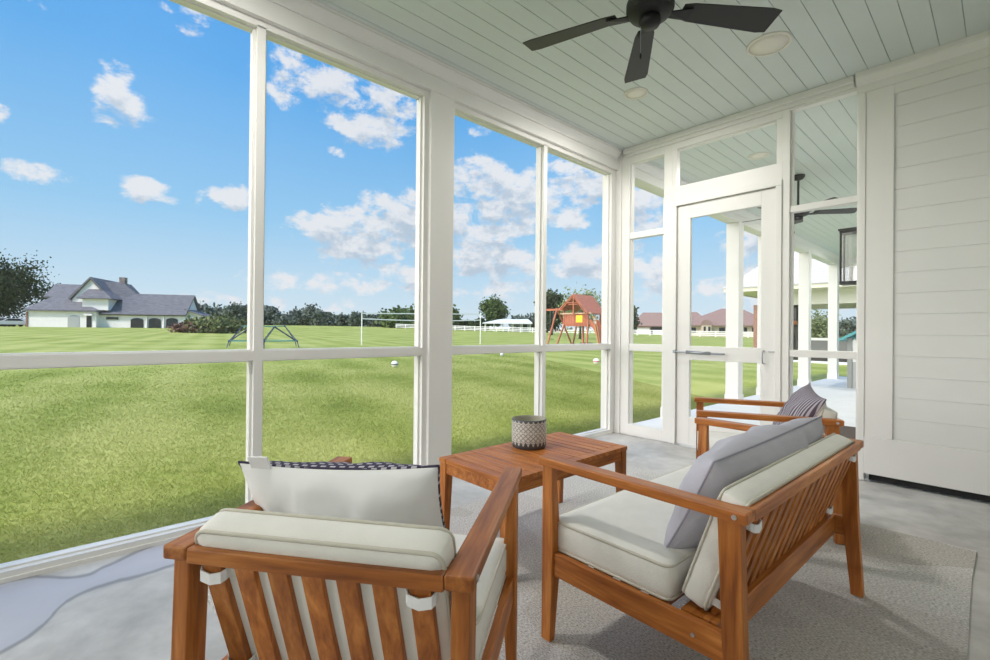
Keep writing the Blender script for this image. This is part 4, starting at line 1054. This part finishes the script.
# arched white gable bay
bm, b0, b1 = S(706.5, -1), S(701.5, -1), S(711.5, -1); zt = Z(706, 325, -1); zp = Z(706, 320.5, -1)
pts = [f.W(b0, -1, zb-.5), f.W(b1, -1, zb-.5)]+[f.W(bm+(b1-b0)/2*math.cos(t), -1, zt+(zp-zt)*math.sin(t)) for t in [PI*i/8 for i in range(9)]]
p2(MB().prism(pts, f.n*2.2), 'bay', TANW)
pts = [f.W(bm+(b1-b0)/2*1.15*math.cos(t), -1.1, zt+(zp-zt)*1.18*math.sin(t)) for t in [PI*i/8 for i in range(9)]]
p2(MB().prism(pts+[f.W(bm+(b1-b0)/2*.9*math.cos(t), -1.1, zt+(zp-zt)*.9*math.sin(t)) for t in [PI*i/8 for i in range(9)]][:9]+[p for p in [f.W(bm+(b1-b0)/2*.9*math.cos(t), -1.1, zt+(zp-zt)*.9*math.sin(t)) for t in [PI*i/8 for i in range(9)]][::-1]], f.n*2.8), 'bay_roof', ROOFM)
for px in (703.5, 708.2): p2(fbox(MB(), f, S(px, -1), S(px+2.2, -1), -1.08, -.9, Z(706, 332, -1), Z(706, 326.5, -1)), 'window', DARKG)
for px, w in ((691, 5), (719, 6), (744, 3), (752, 4)): p2(fbox(MB(), f, S(px), S(px+w), -.06, .1, Z(px, 332.5), Z(px, 327.5)), 'window', DARKG)

# ------------------------------------------------------------------ covered wing of the neighbouring patio: big shingle roof on brick piers
f = Facade(754.5, 24, (1, .03), z0=-.012); f.O.z = -.1; S, Z = f.S, f.Z
pv = thing('patio_pavilion', 'covered outdoor fireplace pavilion with a grey shingle roof and brick piers past the far porch', 'pavilion', f.O)
def p3(mb, name, m, **k): return part(mb, name, m, pv, pv, **k)
zE = Z(755, 286.5, -.6)
aL = S(722.5, -.6); aR = aL+13.5
p3(hip(MB(), f, aL, aR, -.6, 10.5, zE+.02, zE+4.6, aL+5.0, aR-5, th=.05), 'roof', SHING)
FASC = mat('pale_tan_fascia', (.62, .60, .48), .6)
mb = MB(); fbox(mb, f, aL+.03, aR-.03, -.56, -.45, zE-.22, zE-.02); fbox(mb, f, aL+.03, aL+.15, -.45, 10.4, zE-.22, zE-.02); p3(mb, 'fascia', FASC)
p3(fbox(MB(), f, aL+.15, aR-.15, -.45, 10.2, zE-.20, zE-.12), 'soffit', TRIM)
a1_ = S(753.4); zB = Z(830, 303, .2)
p3(fbox(MB(), f, a1_, aR-.5, 1.3, 1.7, zB+.03, zE-.2), 'front_beam', TRIM)
p3(fbox(MB(), f, a1_, aR-.5, 9.2, 9.6, zB+.15, zE-.2), 'back_beam', TRIM)
for a, b in ((a1_, 0), (a1_, 9.2), (aR-1.0, 0), (aR-1.0, 9.2)): p3(fbox(MB(), f, a, a+.42, b, b+.4, -.5, zB), 'pier', BRICKR)
DSTONE = mat('dark_stone', (.10, .09, .085), .8, noise=.4, nscale=6)
fx0, fx1 = S(768, 3), S(797.5, 3)
p3(fbox(MB(), f, fx0, fx1, 3, 4, -.2, zE-.15), 'chimney_breast', DSTONE)
p3(fbox(MB(), f, fx0-.1, fx1+.02, 2.7, 3, Z(793, 324.5, 2.8), Z(793, 321, 2.8)), 'mantel', mat('orange_wood_mantel', (.40, .15, .06), .6))
p3(fbox(MB(), f, S(784, 2.9), S(796.3, 2.9), 2.86, 2.98, Z(793, 320, 2.9), Z(793, 306, 2.9)), 'framed_screen', DARKG)
p3(fbox(MB(), f, fx0+.5, fx1-.15, 2.95, 3.02, -.1, Z(793, 333, 2.9)), 'firebox', RUBBER)
# low grey garden wall with white cap
f = Facade(825, 23, (1, .02), z0=-.15); S, Z = f.S, f.Z
gw = thing('garden_wall', 'low grey garden wall with a white cap behind the far porch columns', 'wall', f.O)
part(fbox(MB(), f, S(806), S(806)+6.5, 0, .3, -.4, Z(825, 340.5)), 'wall', mat('grey_block', (.20, .20, .20), .8, noise=.1, nscale=4), gw, gw)
part(fbox(MB(), f, S(806)-.05, S(806)+6.6, -.06, .36, Z(825, 340.5), Z(825, 338)), 'cap', FENCEW, gw, gw)
f = Facade(825, 19.5, (1, .02), z0=-.15); S, Z = f.S, f.Z
o = fbox(MB(), f, S(785), S(785)+7, 0, 1.5, -.3, -.08).build('garden_path', SLABO); o['kind'] = 'structure'
f = Facade(825, 21, (1, .02), z0=-.15); S, Z = f.S, f.Z
o = fbox(MB(), f, S(785), S(785)+7, 0, 1.0, -.3, Z(825, 358.5)).build('planter_bed', mat('dark_soil', (.045, .04, .035), .9, noise=.4, nscale=5)); o['kind'] = 'structure'
# toy playhouse on the far slab
th = thing('toy_playhouse', 'small grey toy playhouse with teal roof on the far porch slab', 'playhouse', (-2.17, 12.1, -.012))
mb = MB()
for x, y in ((-.08, 0), (.78, 0), (-.08, .8), (.78, .8)): mb.box(x, x+.09, y, y+.09, 0, 1.05)
mb.build('corner_post', GRAYPL, th, bevel=.01)
mb = MB().box(0, .8, .02, .07, 0, .55).box(0, .8, .8, .85, 0, .55); mb.box(-.06, -.02, .08, .82, 0, .55); mb.build('lower_wall', mat('mid_grey_panel', (.42, .43, .42), .5), th)
mb = MB().box(0, .8, .02, .07, .55, 1.0).box(0, .8, .8, .85, .55, 1.).box(-.06, -.02, .08, .82, .55, 1.); mb.build('upper_wall', FENCEW, th)
for x in (.10, .24):
    for z in (.62, .79): MB().box(x, x+.10, .005, .022, z, z+.13).build('window_pane', DARKG, th)
MB().box(.14, .17, -.01, .03, .05, .5).build('panel_trim', GRAYPL, th)
MB().prism([(-.2, -.15, .98), (.4, -.15, 1.32), (1.0, -.15, .98), (1.0, -.15, 1.03), (.4, -.15, 1.38), (-.2, -.15, 1.03)], (0, 1.2, 0)).build('roof', TEALP, th)

# ------------------------------------------------------------------ world: blue sky with cumulus
w = bpy.data.worlds.new('sky'); sc.world = w; w.use_nodes = True; nt = w.node_tree; nt.nodes.clear()
LK = nt.links.new
out = N(nt, 'ShaderNodeOutputWorld'); bg = N(nt, 'ShaderNodeBackground'); LK(bg.outputs[0], out.inputs[0])
tc = N(nt, 'ShaderNodeTexCoord'); sp = N(nt, 'ShaderNodeSeparateXYZ'); LK(tc.outputs['Generated'], sp.inputs[0])
def MM(op, a, b=None, c=None, clamp=False):
    n = N(nt, 'ShaderNodeMath', operation=op, use_clamp=clamp)
    for i, v in enumerate((a, b, c)):
        if v is None: continue
        if isinstance(v, (int, float)): n.inputs[i].default_value = v
        else: LK(v, n.inputs[i])
    return n.outputs[0]
nx = MM('MULTIPLY', sp.outputs[0], -1.); az = MM('ARCTAN2', nx, sp.outputs[1])
zc_ = MM('MINIMUM', MM('MAXIMUM', sp.outputs[2], -1.), 1.); el = MM('ARCSINE', zc_)
cmb = N(nt, 'ShaderNodeCombineXYZ'); LK(az, cmb.inputs[0]); LK(el, cmb.inputs[1])
grp = bpy.data.node_groups.new('cloud_density', 'ShaderNodeTree')
grp.interface.new_socket('P', in_out='INPUT', socket_type='NodeSocketVector'); grp.interface.new_socket('d', in_out='OUTPUT', socket_type='NodeSocketFloat')
gi = N(grp, 'NodeGroupInput'); go = N(grp, 'NodeGroupOutput')
CL = [(116,100,30,28,1.),(104,88,16,14,.9),(128,116,16,13,.9),(32,172,40,10,.95),(8,166,14,9,.9),(148,191,27,14,1.),(158,197,20,9,.9),(198,197,14,7,.6),(232,199,26,11,1.),(240,190,13,11,.9),
      (196,20,14,22,.7),(205,12,18,9,.6),(-4,112,12,12,.8),(30,2,22,6,.5),(165,8,12,4,.4),(298,66,30,20,.8),(330,84,52,26,.85),(282,96,26,13,.7),(380,95,46,26,.75),(300,50,26,16,.7),
      (372,131,42,17,1.1),(355,128,26,13,1.),(338,152,8,5,.6),(283,206,8,4,.4),(345,226,50,20,1.),(398,219,44,26,1.1),(360,240,62,22,1.),(440,226,70,28,1.),(478,178,34,22,1.),(520,188,46,20,1.1),(505,215,62,20,1.05),
      (480,233,44,22,1.),(572,166,34,12,.9),(585,188,34,20,1.),(566,222,24,12,.95),(540,200,50,22,.8),(500,262,62,18,.95),(590,262,56,18,1.),(640,270,40,24,.7),(330,283,75,11,.75),(400,270,40,8,.6),(420,284,50,9,.7),(487,130,18,6,.5),
      (646,212,38,24,.95),(640,190,22,12,.6),(650,286,34,14,.7),(715,204,38,8,.9),(690,196,30,10,.8),(712,292,40,14,.5),(740,300,40,20,.5),(760,250,40,40,.8),(830,260,60,50,.8),(300,305,90,10,.45),(480,290,90,12,.5),(190,300,60,10,.3)]
acc = None
for (px, py, rx, ry, st) in CL:
    d = ray(px, py).normalized(); a = math.atan2(-d.x, d.y); e = math.asin(d.z)
    dx = ray(px+1, py).normalized(); dy = ray(px, py-1).normalized()
    ka = abs(math.atan2(-dx.x, dx.y)-a); ke = abs(math.asin(dy.z)-e)
    s = N(grp, 'ShaderNodeVectorMath', operation='SUBTRACT'); s.inputs[1].default_value = (a, e, 0); grp.links.new(gi.outputs[0], s.inputs[0])
    q = N(grp, 'ShaderNodeVectorMath', operation='MULTIPLY'); q.inputs[1].default_value = (1/(rx*ka*1.25), 1/(ry*ke*1.25), 0); grp.links.new(s.outputs[0], q.inputs[0])
    L2 = N(grp, 'ShaderNodeVectorMath', operation='DOT_PRODUCT'); grp.links.new(q.outputs[0], L2.inputs[0]); grp.links.new(q.outputs[0], L2.inputs[1])
    r = N(grp, 'ShaderNodeMath', operation='MULTIPLY_ADD'); r.inputs[1].default_value = -st; r.inputs[2].default_value = st; grp.links.new(L2.outputs['Value'], r.inputs[0])
    if acc is None: acc = r.outputs[0]
    else:
        mx = N(grp, 'ShaderNodeMath', operation='MAXIMUM'); grp.links.new(acc, mx.inputs[0]); grp.links.new(r.outputs[0], mx.inputs[1]); acc = mx.outputs[0]
mpp = N(grp, 'ShaderNodeMapping'); mpp.inputs['Scale'].default_value = (11, 17, 1); grp.links.new(gi.outputs[0], mpp.inputs[0])
nz = N(grp, 'ShaderNodeTexNoise', i_Scale=1.6, i_Detail=9., i_Roughness=.62, i_Distortion=.2); grp.links.new(mpp.outputs[0], nz.inputs['Vector'])
mn = N(grp, 'ShaderNodeMath', operation='MAXIMUM'); mn.inputs[1].default_value = -1.2; grp.links.new(acc, mn.inputs[0])
ma = N(grp, 'ShaderNodeMath', operation='MULTIPLY_ADD'); ma.inputs[1].default_value = 3.6; ma.inputs[2].default_value = -2.1; grp.links.new(nz.outputs['Fac'], ma.inputs[0])
ad = N(grp, 'ShaderNodeMath', operation='ADD'); grp.links.new(ma.outputs[0], ad.inputs[0]); grp.links.new(mn.outputs[0], ad.inputs[1]); grp.links.new(ad.outputs[0], go.inputs[0])
g1 = N(nt, 'ShaderNodeGroup'); g1.node_tree = grp; LK(cmb.outputs[0], g1.inputs[0])
up_ = N(nt, 'ShaderNodeVectorMath', operation='ADD'); up_.inputs[1].default_value = (0, .030, 0); LK(cmb.outputs[0], up_.inputs[0])
g2 = N(nt, 'ShaderNodeGroup'); g2.node_tree = grp; LK(up_.outputs[0], g2.inputs[0])
def MR(v, a, b, c, d):
    n = N(nt, 'ShaderNodeMapRange', i_1=a, i_2=b, i_3=c, i_4=d); n.interpolation_type = 'SMOOTHSTEP'; LK(v, n.inputs[0]); return n.outputs[0]
cover = MR(g1.outputs[0], -.10, .60, 0., .93); shade = MR(g2.outputs[0], .15, 1.0, 0., 1.)
def ramp(v, els):
    r = N(nt, 'ShaderNodeValToRGB'); cr = r.color_ramp
    for i, (p, c) in enumerate(els):
        e = cr.elements[i] if i < 2 else cr.elements.new(p); e.position = p; e.color = (*c, 1)
    LK(v, r.inputs[0]); return r.outputs[0]
eln = MR(el, 0., .75, 0., 1.)
sky = ramp(MM('DIVIDE', el, .75, clamp=True), [(0., (.72, .83, .90)), (1., (.040, .31, .85)), (.10, (.58, .77, .91)), (.28, (.32, .62, .91)), (.60, (.11, .42, .87))])
cc = N(nt, 'ShaderNodeMix', data_type='RGBA'); LK(shade, cc.inputs[0]); cc.inputs[6].default_value = (.84, .86, .90, 1); cc.inputs[7].default_value = (.50, .60, .72, 1)
mx = N(nt, 'ShaderNodeMix', data_type='RGBA'); LK(cover, mx.inputs[0]); LK(sky, mx.inputs[6]); LK(cc.outputs[2], mx.inputs[7])
# bright patch added to the unseen sky behind the viewer to light the porch
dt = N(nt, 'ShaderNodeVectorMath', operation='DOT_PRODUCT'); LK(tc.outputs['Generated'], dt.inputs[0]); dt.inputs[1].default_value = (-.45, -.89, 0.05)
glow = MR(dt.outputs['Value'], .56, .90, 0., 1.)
SKY_FILL = 4.5
gm_ = N(nt, 'ShaderNodeMix', data_type='RGBA'); LK(glow, gm_.inputs[0]); LK(mx.outputs[2], gm_.inputs[6]); gm_.inputs[7].default_value = (SKY_FILL, SKY_FILL*.98, SKY_FILL*.95, 1)
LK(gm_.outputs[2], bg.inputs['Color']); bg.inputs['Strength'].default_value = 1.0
w.cycles.sampling_method = 'MANUAL'; w.cycles.sample_map_resolution = 1024

# ------------------------------------------------------------------ lights
sd = bpy.data.lights.new('sun', 'SUN'); sd.energy = 3.7; sd.angle = math.radians(8); sd.color = (1, .96, .9)
so = bpy.data.objects.new('sun', sd); COL.objects.link(so)
so.rotation_euler = Vector((-.22, .62, -1.0)).to_track_quat('-Z', 'Y').to_euler()
# ceiling lamps: two at downlight discs in view, the rest added as unseen fill
def down(x, y, e, r=.09):
    l = bpy.data.lights.new('downlight_fill', 'AREA'); l.shape = 'DISK'; l.size = 2*r; l.energy = e; l.color = (1, .97, .92); l.spread = PI
    o = bpy.data.objects.new('downlight_fill', l); COL.objects.link(o); o.location = (x, y, CE-.014)
DL = 25
down(-2.10*kf, 3.50*kf, DL); down(-1.86, 5.65, 30); down(-1.86, 9.2, 30); down(-1.86, 12.6, 30)
for x, y in ((-2.1, .3), (-2.1, -2.8)): down(x, y, DL)

sc.view_settings.view_transform = 'Standard'; sc.view_settings.look = 'None'; sc.view_settings.exposure = 0; sc.view_settings.gamma = 1
sc.view_settings.use_curve_mapping = False
